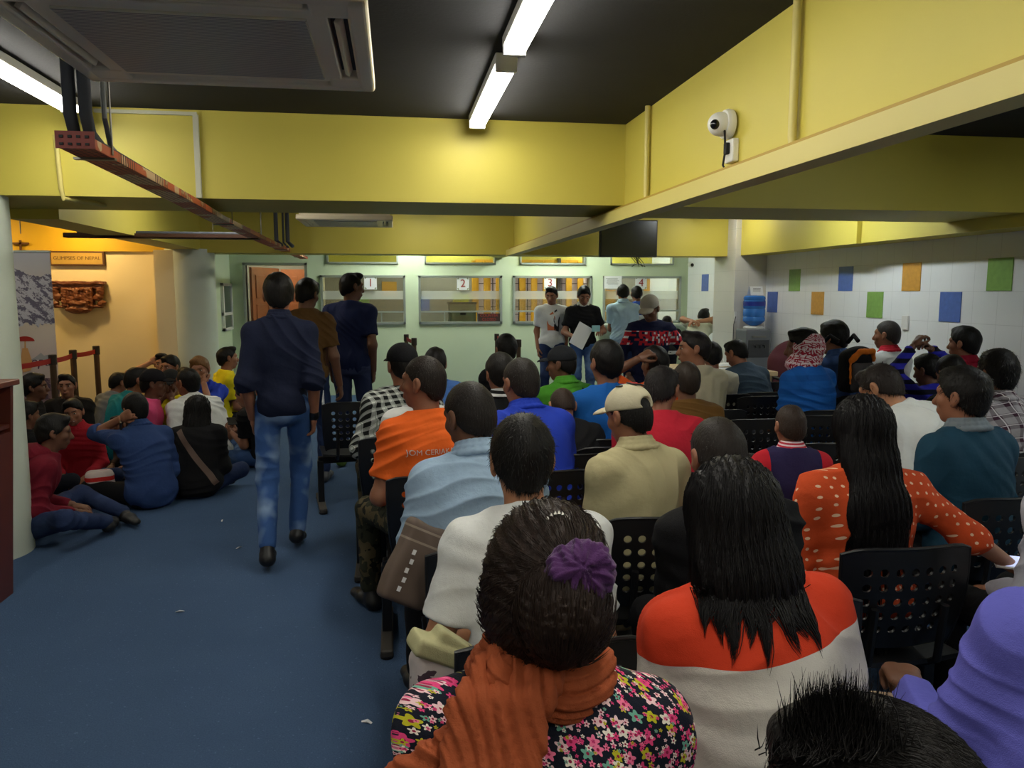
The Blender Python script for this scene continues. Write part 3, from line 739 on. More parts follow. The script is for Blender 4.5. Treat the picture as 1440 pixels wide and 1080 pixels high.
for i, (px, py, nm) in enumerate(((521, 398, '1'), (651, 399, '2'), (773.5, 398, '3'), (901.5, 398, '4'))):
    c = onY(px, py, 12.08); t = thing('number_card', 'white counter number card with a red %s hung in the %s counter window' % (nm, ['first', 'second', 'third', 'fourth'][i]), 'sign', c, 0, 'counter number cards')
    G().box((0, 0, 0), (.19, .006, .195)).out('card', PAPER, t)
    g = G()
    for sx in (-1, 1):
        for sz in (-1, 1): G().box((sx*.075, -.004, sz*.08), (.028, .002, .02), Matrix.Rotation(sx*sz*.8, 3, 'Y')).out('corner_ornament', M('grey_green_print', (140, 150, 120), .7), t)
    text_mesh('number', nm, .17, RED, t, (0, -.005, 0))
c = onY(862, 397, 12.07); t = thing('notice_sheet', 'white printed notice sheet taped to the upper left of the fourth counter window', 'notice', c)
G().box((0, 0, 0), (.29, .003, .2)).out('sheet', PAPER, t); g = G()
for k in range(6): g.box((-.02+.01*(k % 3), -.003, .06-.018*k), (.2-.03*(k % 2), .001, .004))
g.out('printed_lines', INK, t)
c = onY(688, 446.5, 12.06); t = thing('closed_sign', 'dark sign with red words COUNTER CLOSED behind the bottom of the second counter window', 'sign', c)
G().box((0, .03, 0), (.35, .02, .125)).out('board', M('sign_dark', (60, 42, 38), .5), t); text_mesh('lettering', 'COUNTER\nCLOSED', .06, M('red_sign_letters', (160, 58, 48), .6), t, (0, .018, 0))
# door and its frame, corridor beyond
g = G(); g.b2(-2.23, -2.19, 12.06, 12.24, 0, 2.03); g.b2(-1.33, -1.29, 12.06, 12.24, 0, 2.03); g.b2(-2.23, -1.29, 12.06, 12.24, 1.99, 2.03)
g.out('trim_1', ALU, kind='structure')
def door(name, loc, rz, w=.8):
    g = G().b2(0, w, -.02, .02, 0, 1.97)
    for zz in ((.2, .8), (.95, 1.4), (1.5, 1.85)):
        for xx in ((.1, w/2-.04), (w/2+.04, w-.1)):
            for sy in (-1, 1): g.b2(xx[0], xx[1], sy*.02, sy*.032, zz[0], zz[1], .008)
    o = g.out(name, WOOD, kind='structure'); o.location = loc; o.rotation_euler = (0, 0, rz)
    h = G().tube([(w-.07, -.02, 1), (w-.07, -.06, 1), (w-.17, -.06, 1)], .01).out('door_handle', STEEL, o, 'structure'); return o
door('door_1', (-2.15, 12.26, 0), RAD(68)); door('door_2', (-1.86, 13.4, 0), 0.0, .6)
G().b2(-3, 4.9, 14.0, 14.15, 0, Z1).out('wall_office', tile_mat('taupe_office_tile', (150, 142, 128), ax=('x', 'z')), kind='structure'); G().b2(-1.2, 4.9, 13.9, 14.0, 2.06, Z1).out('trim_7', YEL, kind='structure')
G().b2(-1.25, -1.2, 12.22, 14.0, 0, Z1).out('wall_corridor', CRM, kind='structure'); G().b2(-3.1, -3., 12.22, 14.0, 0, Z1).out('wall_corridor_left', CRM, kind='structure')
for px, py, mt in ((547.5, 406.5, TO), (509, 428, TG), (594, 427, TB), (915, 402, TO), (856, 418, TO), (940, 424, TB)):
    c = onY(px, py, 13.995); G().b2(c.x-.13, c.x+.13, 13.99, 14.005, c.z-.13, c.z+.13).out('office_wall_tile', mt, None, 'structure')
# office furniture behind the glass
c0 = onY(633, 450, 13.2); cb = thing('filing_cabinet', 'grey green steel filing cabinet behind the second counter window', 'cabinet', (c0.x+.21, 13.3, 0))
CG = M('grey_green_steel', (120, 122, 100), .45, .2)
G().b2(-.22, .22, -.22, .22, 0, 1.39).out('body', CG, cb); G().b2(-.235, .235, -.24, .24, 1.39, 1.42).out('top', BLACK, cb)
for k in range(4):
    dr = G().b2(-.2, .2, -.235, -.22, .06+.335*k, .37+.335*k, .004).out('drawer', CG, cb); G().b2(-.05, .05, -.25, -.235, .2+.335*k, .24+.335*k).out('handle', BLACK, dr)
for k in range(4):
    sh = G().box((0, 0, 0), (.27, .2, .03)).out('paper_stack', M('bright_yellow_paper', (226, 222, 30), .7), None); sh.location = (cb.location.x-.02+.01*(k % 2), 13.25, 1.437+.036*k); sh.rotation_euler = (0, 0, .15*(k-1.5)*.5)
    tag(sh, 'bright yellow bundle of forms on the filing cabinet, %s of the pile' % ['bottom one', 'second from the bottom', 'second from the top', 'top one'][k], 'papers', 'yellow bundles on the filing cabinet')
g = G(); xa, xb = onY(668, 400, 13.9).x, onY(848, 400, 13.9).x; x = xa
while x < xb: g.box((x, 13.86, 1.5), (.135, .02, 1.3), Matrix.Rotation(.5, 3, 'Z')); x += .215
g.b2(xa, xb, 13.83, 13.9, 2.12, 2.17)
tag(g.out('vertical_blind', M('ochre_blind_fabric', (222, 160, 36), .8)), 'ochre yellow vertical blind strips across the office behind the third counter window', 'blind')
g = G(); nx = int((xb-xa)/.16)
for k in range(nx+1): g.b2(xa+k*.16, xa+k*.16+.012, 13.93, 13.95, .9, 2.2)
for k in range(10): g.b2(xa, xb, 13.93, 13.95, .9+k*.14, .912+k*.14)
g.b2(xa+.62, xa+.68, 13.8, 13.95, .8, 2.2); g.b2(xa+1.5, xa+1.56, 13.8, 13.95, .8, 2.2)
wl = g.out('window_9', M('dark_window_grid', (50, 34, 26), .6), kind='structure'); G().b2(xa, xb, 13.955, 13.97, .9, 2.2).out('pane', M('pale_daylit_pane', (200, 178, 172), .4, emit=.18), wl, 'structure')
# left side: window wall, alcove walls
G().b2(-2.62, -2.42, 10.2, 12.22, 0, Z1).out('wall_left', GRN, kind='structure')
g = G(); g.b2(-2.42, -2.38, 11.42, 11.47, 1.04, 1.72); g.b2(-2.42, -2.38, 11.98, 12.03, 1.04, 1.72); g.b2(-2.42, -2.38, 11.42, 12.03, 1.04, 1.08); g.b2(-2.42, -2.38, 11.42, 12.03, 1.68, 1.72); g.b2(-2.42, -2.385, 11.42, 12.03, 1.26, 1.3)
w9 = g.out('window_10', WHITE, kind='structure'); G().b2(-2.42, -2.395, 11.47, 11.98, 1.08, 1.68).out('pane', M('dark_reflective_pane', (70, 78, 76), .1), w9, 'structure')
G().b2(-7.5, -2.62, 9.9, 10.1, 0, Z1).out('wall_alcove', CRM, kind='structure')
G().b2(-7.5, -2.55, 9.86, 9.9, 2.075, Z1).out('trim_2', M('deep_yellow_paint', (214, 172, 30), .55, bumpscale=30, bumpst=.05), kind='structure')
G().b2(-7.7, -7.5, -3.2, 10, 0, Z1).out('wall_alcove_left', CRM, kind='structure')
G().b2(-7.5, 5., -3.35, -3.2, 0, Z1).out('wall_back', CRM, kind='structure')
G().b2(-2.75, -2.5, 9.55, 9.92, 0, 2.08).out('pilaster', CRM, kind='structure')
# columns, beams
def column(x, y, r=.28, top=2.16): return G().lathe([(r, 0), (r, top)], 48, (x, y, 0)).out('column', COLM, kind='structure', smooth=True)
column(-2.53, 5.0, .28, 2.157); column(-2.41, 9.8, .28, 2.1)
G().b2(4.33, 4.76, 9.4, 10.05, 0, Z1).out('column', WTX, kind='structure')
def beam(a, mat=YEL): return G().b2(*a).out('ceiling_beam', mat, kind='structure')
beam((-7.5, 4.76, 4.95, 5.75, 2.157, Z1)); beam((-2.42, 4.76, 9.65, 10.1, 2.058, Z1)); beam((-2.57, -2.25, 5.75, 9.65, 2.09, Z1))
beam((1.5, 1.72, -3.2, 12.1, 2.13, Z1)); beam((4.45, 4.76, -3.2, 9.4, 2.062, Z1)); beam((4.40, 4.46, 6.9, 9.4, 2.058, Z1))
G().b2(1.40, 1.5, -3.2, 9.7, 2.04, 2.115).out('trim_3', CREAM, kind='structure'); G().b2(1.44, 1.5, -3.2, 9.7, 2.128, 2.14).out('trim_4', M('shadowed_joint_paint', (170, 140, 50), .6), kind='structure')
# conduit and boxes on the beams
def conduit(y, label):
    tag(G().tube([(1.478, y, Z1), (1.478, y, 2.17), (1.478, y-.01, 2.13), (1.47, y-.05, 2.11), (1.465, y-.12, 2.105)], .016).out('conduit_pipe', CREAM, smooth=True), label, 'pipe', 'conduits on the long beam')
conduit(2.76, 'cream painted conduit running down the near part of the long yellow beam'); conduit(4.45, 'cream painted conduit running down the long beam beside the crossing beam')
t = thing('dome_camera', 'white dome security camera mounted on the side of the long yellow beam', 'camera', (1.49, 3.33, 2.335))
g = G().lathe([(.062, 0), (.066, .02), (.06, .035)], 28); 
for q in range(len(g.v)): x, y, z = g.v[q]; g.v[q] = (-z, y, x)
g.out('mount', WHITE, t, smooth=True)
v, f = solid([ell((-.05, 0, 0), (.055, .052, .052))], .004); sd_mesh('dome', [(v, f)], WHITE, t)
v, f = solid([ell((-.085, -.028, -.008), (.022, .022, .022))], .003); sd_mesh('lens', [(v, f)], M('lens_glass', (15, 18, 22), .1), t)
t = thing('junction_box', 'white square socket box with black cables under the dome camera', 'box', (1.485, 3.30, 2.215))
G().box((0, 0, 0), (.03, .085, .1), None, .006).out('plate', WHITE, t)
G().tube([(-.035, .03, .15), (-.04, -.01, .08), (-.03, 0, 0), (-.035, .01, -.06), (-.03, -.03, -.10), (-.02, -.07, -.105)], .005, 6).out('cable', BLK2, t)
G().box((-.024, 0, .01), (.02, .03, .05), None, .005).out('plug', BLK2, t)
t = thing('bullet_camera', 'small white security camera at the right end of the counter wall', 'camera', onY(971, 372, 12.0))
v, f = solid([cone((0, 0, 0), (-.02, -.09, -.01), .045, .042)], .005); sd_mesh('camera_body', [(v, f)], WHITE, t); v, f = solid([ell((-.022, -.13, -.012), (.028, .02, .028))], .004); sd_mesh('lens', [(v, f)], M('lens_glass', (15, 18, 22), .1), t)
G().tube([(0, 0, 0), (.02, .1, .02)], .015).out('bracket', WHITE, t)
# trim strips on the near crossing beam
a = onY(277, 220, 4.94).x
g = G().b2(a-.012, a+.018, 4.925, 4.95, 2.157, 2.64); g.b2(onY(132, 150, 4.94).x, a+.01, 4.93, 4.95, 2.635, 2.655); g.out('trim_5', M('grey_white_trunking', (190, 190, 170), .5), kind='structure')
a = onY(82, 240, 4.94).x; tag(G().tube([(a, 4.935, 2.5), (a+.01, 4.935, 2.2), (a+.02, 4.935, 2.14), (a+.1, 5.1, 2.14), (a+.12, 5.3, 2.14)], .014).out('conduit_pipe', CREAM, smooth=True), 'thin cream conduit at the far left of the near crossing beam', 'pipe')
# ------------------------------------------------------------ lamps
def lamp_mat(key, st, rgb=(1., .97, .86)):
    m, t, b = mat_new(key); b.inputs['Base Color'].default_value = (.8, .8, .8, 1); b.inputs['Emission Color'].default_value = rgb+(1,); b.inputs['Emission Strength'].default_value = st; return m
LM = lamp_mat('fluorescent_diffuser', LAMP)
LMF = lamp_mat('counter_room_diffuser', LAMP*2.9, (.93, 1., .88))
def tube_lamp(x, y0, y1, label, along='y', mat=None, z=2.6, w=.085):
    L = y1-y0; t = thing('ceiling_light', label, 'light', (x, (y0+y1)/2, z), 0 if along == 'y' else PI/2, 'fluorescent battens on the ceiling')
    G().b2(-w/2-.008, w/2+.008, -L/2, L/2, .02, .065, .006).out('housing', WHITE, t)
    v = G().b2(-w/2, w/2, -L/2+.03, L/2-.03, -.012, .022, .01).out('diffuser', mat or LM, t)
    for sy in (-1, 1): G().b2(-w/2-.006, w/2+.006, sy*(L/2-.03), sy*L/2, -.016, .03, .004).out('end_cap', WHITE, t)
    G().b2(-.02, .02, -.02, .02, .06, Z1-z).out('hanger', WHITE, t)
    return t
tube_lamp(.52, 2.1, 3.35, 'lit fluorescent batten in the middle of the ceiling, nearer of the two in line')
tube_lamp(.52, 3.56, 4.82, 'lit fluorescent batten just before the near crossing beam')
tube_lamp(-1.755, 3.5, 4.75, 'lit fluorescent batten at the top left behind the air conditioner')
tube_lamp(.42, 8.1, 9.3, 'lit fluorescent batten in the second bay shining on the far crossing beam')
tube_lamp(-4.3, 6.3, 7.5, 'added alcove batten brightening the banner, out of sight on the left'); tube_lamp(-1.5, 6.5, 7.7, 'fluorescent batten in the second bay on the left')  # alcove batten is added out of view to brighten the banner
tube_lamp(3.9, 8.6, 9.35, 'small lit lamp beyond the long beam near the tiled wall column')
for px_, y0_ in ((3.7, 6.2), (3.9, 2.0), (3.7, -1.)): tube_lamp(px_, y0_, y0_+1.2, 'fluorescent batten over the right hand seats %s' % {6.2: 'before the far beam', 2.: 'before the near beam', -1.: 'behind the viewer'}[y0_], mat=lamp_mat('right_bay_diffuser', LAMP*1.5, (.93, 1., 1.)))
tube_lamp(.52, -1.4, -.2, 'fluorescent batten over the back of the hall'); tube_lamp(.52, .3, 1.5, 'fluorescent batten right above the viewer'); tube_lamp(-1.755, -1.4, -.2, 'fluorescent batten over the back of the aisle'); tube_lamp(-1.755, .6, 1.8, 'fluorescent batten beside the near air conditioner')
tube_lamp(.2, 10.9, 12.1-.2, 'fluorescent batten before the counter windows on the left', mat=LMF); tube_lamp(2.6, 10.7, 11.9, 'fluorescent batten before the counter windows on the right', mat=LMF)
tube_lamp(.9, 12.6, 13.7, 'fluorescent batten inside the counter office on the left', mat=LMF); tube_lamp(3.6, 12.6, 13.7, 'fluorescent batten inside the counter office on the right', mat=LMF)
tube_lamp(-2.0, 12.5, 13.2, 'fluorescent batten in the corridor behind the door', mat=LMF)
WARM = lamp_mat('warm_spot_diffuser', 170, (1., .68, .26))
for x, y in ((-3.55, 9.35), (-4.9, 9.3)):
    t = thing('downlight', 'warm yellow downlight in the alcove ceiling %s' % ('near the round column' if x > -4 else 'beyond the banner'), 'light', (x, y, 2.55)); G().lathe([(.09, 0), (.1, .02), (.1, .12)], 24).out('rim', WHITE, t)
    G().lathe([(.075, -.006), (.075, .004)], 24).out('lens', WARM, t)
# ------------------------------------------------------------ air conditioners
ACM = M('aged_white_plastic', (238, 224, 196), .3, vary=.04); ACD = M('dark_slot_plastic', (30, 30, 34), .6)
def grille_mat():
    m, t, b = mat_new('grille_plastic'); oc, x, y, z = obj_xyz(t); f = mth(t, 'FRACT', mth(t, 'MULTIPLY_ADD', y, 90., 50.))
    e = mth(t, 'GREATER_THAN', f, .45); n = noise(t, oc, 6, 3); c = mixc(t, e, lin((120, 116, 108)), lin((205, 199, 186))); col_in(t, b, c); b.inputs['Roughness'].default_value = .38; bump(t, b, e, .4, .003); return m
GRI = grille_mat()
ac = thing('air_conditioner', 'large ceiling cassette air conditioner hanging at the top left corner above the aisle', 'air conditioner', (-.522, 2.43, 2.3))
hx, hy = .47, .44
g = G(); g.b2(-hx, hx, -hy, -hy+.055, 0, .05, .012); g.b2(-hx, hx, hy-.055, hy, 0, .05, .012); g.b2(-hx, -hx+.055, -hy, hy, 0, .05, .012); g.b2(hx-.055, hx, -hy, hy, 0, .05, .012)
for sx in (-1, 1):
    for sy in (-1, 1): g.b2(sx*(hx-.15), sx*(hx-.005), sy*(hy-.15), sy*(hy-.005), .002, .045, .01)
g.b2(-hx+.105, hx-.105, -hy+.105, hy-.105, .004, .05, .006); g.b2(-hx+.03, hx-.03, -hy+.03, hy-.03, .05, .07)
g.out('panel', ACM, ac)
G().b2(-hx+.03, hx-.03, -hy+.03, hy-.03, .034, .05).out('air_slot', ACD, ac)
for k, (cx, cy, w_, h_) in enumerate(((0, hy-.08, .62, .016), (0, -hy+.08, .62, .016), (hx-.08, 0, .016, .5), (-hx+.08, 0, .016, .5))):
    G().box((cx, cy, .016), (w_, h_, .026), Matrix.Rotation(.5, 3, 'X' if k < 2 else 'Y'), .003).out('louvre', ACM, ac)
G().b2(-.31, .31, -.28, .28, -.004, .006, .004).out('grille', GRI, ac)
G().b2(-.4, .4, -.38, .38, .07, .3).out('casing', M('galvanised_casing', (120, 122, 118), .5, .4), ac)
g = G()
for sx in (-1, 1):
    for sy in (-1, 1): G().tube([(sx*.36, sy*.34, .29), (sx*.36, sy*.34, Z1-2.3)], .006, 6).out('hanging_rod', STEEL, ac)
dup(ac, (-.465, 8.3, 2.3), label='far ceiling cassette air conditioner in the second bay before the far beam')
# ------------------------------------------------------------ cable trays with pipes
def tray_mat():
    m, t, b = mat_new('red_perforated_tray'); oc, x, y, z = obj_xyz(t)
    fx = mth(t, 'FRACT', mth(t, 'MULTIPLY_ADD', x, 1/.024, 40.)); fy = mth(t, 'FRACT', mth(t, 'MULTIPLY_ADD', y, 1/.03, 40.))
    h = mth(t, 'MULTIPLY', mth(t, 'GREATER_THAN', fx, .55), mth(t, 'GREATER_THAN', fy, .5))
    n = noise(t, oc, 3.5, 3); base = mixc(t, mth(t, 'GREATER_THAN', n, .53), lin((196, 88, 50)), lin((226, 190, 146)))
    col_in(t, b, mixc(t, h, base, lin((88, 34, 24)))); b.inputs['Roughness'].default_value = .5; bump(t, b, h, .6, .004); return m
TR = tray_mat()
pts = [(-1.05, 2.86), (-1.13, 4.6), (-1.19, 5.6), (-1.25, 8.), (-1.31, 11.9)]
tr = thing('cable_tray', 'red perforated cable tray hanging along the aisle towards the counter wall', 'cable tray')
g = G(); w_ = .055
for (x0, y0), (x1, y1) in zip(pts[:-1], pts[1:]):
    for a_, b_, z0, z1 in ((-w_, w_, 2.08, 2.084), (-w_, -w_+.004, 2.08, 2.115), (w_-.004, w_, 2.08, 2.115)):
        g.add([(x0+a_, y0, z0), (x0+b_, y0, z0), (x0+b_, y0, z1), (x0+a_, y0, z1), (x1+a_, y1, z0), (x1+b_, y1, z0), (x1+b_, y1, z1), (x1+a_, y1, z1)],
              [(0, 1, 2, 3), (4, 5, 6, 7), (0, 1, 5, 4), (1, 2, 6, 5), (2, 3, 7, 6), (3, 0, 4, 7)])
g.out('tray', TR, tr)
ep = G().b2(-1.05-.062, -1.05+.062, 2.85, 2.856, 2.078, 2.135).out('end_plate', M('red_tray_paint', (150, 52, 40), .5), tr)
g = G()
for k in range(4): g.b2(-1.05-.048+.027*k, -1.05-.036+.027*k, 2.846, 2.8505, 2.112, 2.121); g.b2(-1.05-.048+.027*k, -1.05-.036+.027*k, 2.846, 2.8505, 2.088, 2.096)
g.out('slot', ACD, ep)
for y in (3.05, 5.85, 9.2, 11.2):
    x = float(np.interp(y, [p[1] for p in pts], [p[0] for p in pts])); 
    g = G().tube([(x-.06, y, 2.09), (x-.06, y, Z1)], .004, 6); g.tube([(x+.06, y, 2.09), (x+.06, y, Z1)], .004, 6); g.b2(x-.07, x+.07, y-.012, y+.012, 2.072, 2.08); g.out('hanger', STEEL, tr)
INS = M('grey_pipe_insulation', (62, 66, 74), .8, bumpscale=40, bumpst=.3)
for j, (dx, r) in enumerate(((-.028, .021), (.022, .021))):
    P_ = [(-1.05+dx, 2.9, Z1), (-1.05+dx, 2.9, 2.2), (-1.05+dx, 2.93, 2.14), (-1.05+dx, 3.02, 2.112), (-1.13+dx, 4.6, 2.108), (-1.19+dx, 5.6, 2.108), (-1.25+dx, 8, 2.108), (-1.31+dx, 11.9, 2.108)]
    tag(G().tube(P_, r, 12).out('insulated_pipe', INS, smooth=True), '%s grey insulated pipe dropping from the ceiling and lying in the red tray' % ['left', 'right'][j], 'pipe')
g = G().tube([(-.985, 2.95, Z1), (-.985, 2.95, 2.2), (-1.02, 3.1, 2.13), (-1.05, 3.3, 2.12)], .009, 8)
tag(g.out('drain_hose', M('grey_hose', (120, 124, 126), .6), smooth=True), 'thin grey hose dropping beside the insulated pipes at the tray end', 'pipe')
for k, (px, r) in enumerate(((367, .008), (388, .022), (404, .022), (398, .012))):
    c = at(px, 320, 8.2+.22*k); tag(G().tube([(c.x, c.y, Z1), (c.x, c.y, 2.15), (c.x+.03, c.y+.15, 2.11)], r, 10).out('insulated_pipe', INS if k else STEEL, smooth=True), ['thin steel rod', 'dark insulated pipe, left one', 'dark insulated pipe, right one', 'thin black hose'][k]+' dropping onto the tray in the second bay', 'pipe')
tr2 = thing('cable_tray', 'dark brown cable tray crossing below the second bay to the left column', 'cable tray', (0, 0, 0))
x0 = at(118, 333, 7.25).x; g = G().b2(x0, -1.2, 7.3, 7.42, 2.07, 2.078); g.b2(x0, -1.2, 7.3, 7.304, 2.07, 2.11); g.b2(x0, -1.2, 7.416, 7.42, 2.07, 2.11); g.out('tray', M('brown_tray_paint', (78, 48, 34), .6, bumpscale=70, bumpst=.6), tr2)
G().tube([(x0+.1, 7.36, 2.11), (-1.2, 7.36, 2.11)], .025, 10).out('pipe', INS, tr2); g = G()
for x in (-3.2, -1.6): g.tube([(x, 7.36, 2.1), (x, 7.36, Z1)], .005, 6)
g.out('hanger', STEEL, tr2)
# ------------------------------------------------------------ hanging television
t = thing('television', 'black flat television hanging from the ceiling before the far beam', 'television', (2.625, 8.5, 0))
G().b2(-.335, .335, -.03, .03, 1.985, 2.40, .008).out('cabinet', BLACK, t); G().b2(-.32, .32, -.034, -.028, 2.0, 2.385).out('screen', M('dark_screen', (12, 13, 17), .2), t)
G().b2(-.03, .03, .0, .06, 2.3, Z1).out('ceiling_bracket', BLACK, t)
g = G(); r = np.random.default_rng(3)
for k in range(4):
    x = .08+.03*k; g.tube([(x, .04, 2.02), (x+r.normal()*.03, .03, 1.93), (x+.05+r.normal()*.03, .02, 1.88), (x+.02, .03, 1.93), (x-.04, .04, 2.0)], .004, 5)
g.out('cable', BLK2, t)
# ------------------------------------------------------------ wall decorations in the alcove
a, b = onY(70, 353, 9.88), onY(148, 374, 9.88)
t = thing('name_board', 'brass and wood board reading GLIMPSES OF NEPAL on the alcove wall', 'sign', ((a.x+b.x)/2, 9.87, (a.z+b.z)/2)); w_, h_ = b.x-a.x, a.z-b.z
G().b2(-w_/2, w_/2, -.01, .028, -h_/2, h_/2, .006).out('frame', M('dark_frame_wood', (92, 58, 30), .4), t)
G().b2(-w_/2+.02, w_/2-.02, -.014, -.008, -h_/2+.02, h_/2-.02).out('plate', M('brass_plate', (206, 168, 84), .35, .3, vary=.15, vscale=9), t)
text_mesh('lettering', 'GLIMPSES OF NEPAL', .058, M('engraved_brown', (110, 78, 34), .6), t, (0, -.016, .002))
a, b = onY(30, 338, 9.87), onY(30, 354, 9.87); hh = a.z-b.z
t = tag(G().box((a.x, 9.84, (a.z+b.z)/2), (.022, .02, hh)).box((a.x, 9.84, a.z-hh*.28), (.18, .02, .022)).out('wall_cross', M('dark_frame_wood', (92, 58, 30), .4)), 'small dark wooden cross on the yellow band above the banner', 'cross')
a, b = onY(70, 395, 9.88), onY(153, 441, 9.88); cx, cz, w_, h_ = (a.x+b.x)/2, (a.z+b.z)/2, b.x-a.x, a.z-b.z
pr = [rbox((0, 0, h_*.44), (w_*.5, .05, .018), .005), rbox((0, .01, h_*.34), (w_*.45, .035, .03), .01), rbox((0, 0, 0), (w_*.27, .05, h_*.3), .01), rbox((0, .0, -h_*.28), (w_*.42, .03, .016), .006), ell((0, -.01, -h_*.36), (w_*.24, .06, h_*.13))]
for sg in (-1, 1):
    pr += [ell((sg*w_*.40, 0, h_*.2), (w_*.07, .04, h_*.16)), ell((sg*w_*.35, 0, 0), (w_*.085, .04, h_*.12)), ell((sg*w_*.41, 0, -h_*.18), (w_*.075, .04, h_*.09)), rbox((sg*w_*.2, -.04, 0), (.014, .03, h_*.27), .006)]
pr += [ell((0, -.05, .02), (.035, .03, .075)), ell((0, -.05, -.07), (.09, .03, .03))]
for k in range(9): pr.append(ell((-w_*.22+k*w_*.055, -.05, h_*.23), (.012, .02, .02)))
v, f = solid(pr, .006, .01, disp=tufts(.006, 4, 1.6)); o = sd_mesh('carved_panel', [(v, f)], M('carved_dark_wood', (112, 62, 34), .45, vary=.5, vscale=30))
o.location = (cx, 9.84, cz); tag(o, 'carved dark wooden window ornament on the alcove wall under the name board', 'carving')
# roll-up banner
def banner_mat(w_):
    m, t, b = mat_new('banner_print'); oc, x, y, z = obj_xyz(t)
    sky = mixc(t, mth(t, 'MULTIPLY', mth(t, 'SUBTRACT', z, 1.5), 2.2, clamp=True), lin((236, 222, 206)), lin((226, 226, 236)))
    n1 = noise(t, comb(t, x, 0., z), 5, 6, .6); n2 = noise(t, comb(t, mth(t, 'ADD', x, mth(t, 'MULTIPLY', z, .6)), 0., z), 11, 6, .75)
    rock = mixc(t, mth(t, 'GREATER_THAN', n2, .5), lin((118, 112, 136)), lin((222, 220, 230)))
    top = mth(t, 'ADD', 1.78, mth(t, 'MULTIPLY', mth(t, 'SUBTRACT', n1, .5), .5)); bot = mth(t, 'ADD', 1.26, mth(t, 'MULTIPLY', mth(t, 'SUBTRACT', n1, .5), .35))
    mk = mth(t, 'MULTIPLY', mth(t, 'LESS_THAN', z, top), mth(t, 'GREATER_THAN', z, bot))
    low = mixc(t, mth(t, 'MULTIPLY', mth(t, 'SUBTRACT', z, .95), 3., clamp=True), lin((214, 196, 190)), sky)
    c = mixc(t, mk, low, rock); c = mixc(t, mth(t, 'LESS_THAN', z, .72), c, mixc(t, mth(t, 'GREATER_THAN', n2, .5), lin((92, 70, 84)), lin((150, 120, 120))))
    col_in(t, b, c); b.inputs['Roughness'].default_value = .4; return m
a = onY(70, 355, 8.45); t = thing('roll_up_banner', 'tall white roll-up banner with a snowy mountain and the word nepal beside the round column', 'banner', (a.x-.42, 8.45, 0), .0)
bn = G().b2(-.42, .42, -.002, .002, .08, a.z).out('banner_sheet', banner_mat(.84), t)
G().b2(-.44, .44, -.05, .05, 0, .08, .01).out('base', ALU, t); G().b2(-.43, .43, -.01, .01, a.z-.005, a.z+.02, .004).out('top_rail', ALU, t); G().tube([(0, .03, .06), (0, .03, a.z)], .01).out('pole', ALU, t)
text_mesh('lettering', 'nepal', .14, M('purple_print', (88, 52, 84), .5), bn, (.24, -.004, .89), shear=.2)
g = G(); N_ = 14; cxx, czz = .13, 1.10
g.prism([(cxx+.09*math.cos(PI*k/N_), czz+.05*math.sin(PI*k/N_)) for k in range(N_+1)], -.004, -.006); g.out('umbrella_print', M('red_umbrella_print', (180, 42, 30), .5), bn)
g = G().prism([(cxx-.006, 1.10), (cxx+.006, 1.10), (cxx+.0, .9), (cxx-.02, .9)], -.004, -.006); g.prism([(cxx-.03, 1.03), (cxx+.02, 1.03), (cxx+.06, .86), (cxx+.03, .8), (cxx-.04, .78), (cxx-.06, .88)], -.004, -.0065); g.out('dancer_print', M('tan_figure_print', (216, 160, 100), .6), bn)
g = G().prism([(.17, .91), (.22, .94), (.27, .98), (.30, .95), (.33, .96), (.40, .91)], -.003, -.004); g.out('hill_print', M('grey_hill_print', (170, 168, 168), .6), bn)
# ------------------------------------------------------------ stanchions
GUN = M('bronze_post', (96, 78, 62), .35, .7); BELT = M('red_belt', (170, 30, 26), .7)
def stanchion(x, y, label, to=None, group='belt barrier posts', h=.98):
    t = thing('barrier_post', label, 'barrier post', (x, y, 0), 0, group)
    G().lathe([(.16, 0), (.16, .012), (.05, .03), (.03, .035)], 28).out('base', GUN, t, smooth=True); G().lathe([(.03, .03), (.03, h-.1)], 18).out('pole', GUN, t, smooth=True)
    G().lathe([(.038, h-.1), (.038, h-.005), (.032, h)], 18).out('head', M('dark_post_head', (58, 50, 44), .4, .4), t, smooth=True)
    if to:
        d = Vector((to[0]-x, to[1]-y, 0)); n = Vector((-d.y, d.x, 0)).normalized()*.002; z0, z1 = h-.085, h-.035; sag = .012
        g = G(); v = []
        for k in range(9):
            q = k/8; dz = -4*sag*q*(1-q)
            for s_ in (-1, 1):
                for zz in (z0, z1): v.append(d*q+n*s_+Vector((0, 0, zz+dz)))
        f = []
        for k in range(8): b_ = k*4; f += [(b_, b_+4, b_+5, b_+1), (b_+2, b_+3, b_+7, b_+6), (b_+1, b_+5, b_+7, b_+3), (b_, b_+2, b_+6, b_+4)]
        g.add(v, f).out('belt', BELT, t)
    return t
stanchion(-3.40, 9.45, 'bronze barrier post at the alcove wall, end of the red belt', (-3.42, 8.9)); stanchion(-3.42, 8.85, 'bronze barrier post in the middle of the red belt line', (-3.36, 8.2))
stanchion(-3.36, 8.2, 'bronze barrier post in front of the banner', (-3.5, 7.2)); stanchion(-3.5, 7.15, 'bronze barrier post behind the near round column, start of the red belt')
stanchion(.17, 11.35, 'dark barrier post near the counter wall under the first window', (.26, 10.5)); stanchion(.26, 10.45, 'dark barrier post in front of the one under the first window')
stanchion(1.50, 11.3, 'dark barrier post near the counter wall below the gap between second and third windows', (1.60, 10.0)); stanchion(1.60, 9.9, 'dark barrier post showing behind a dark-haired head before the third window')
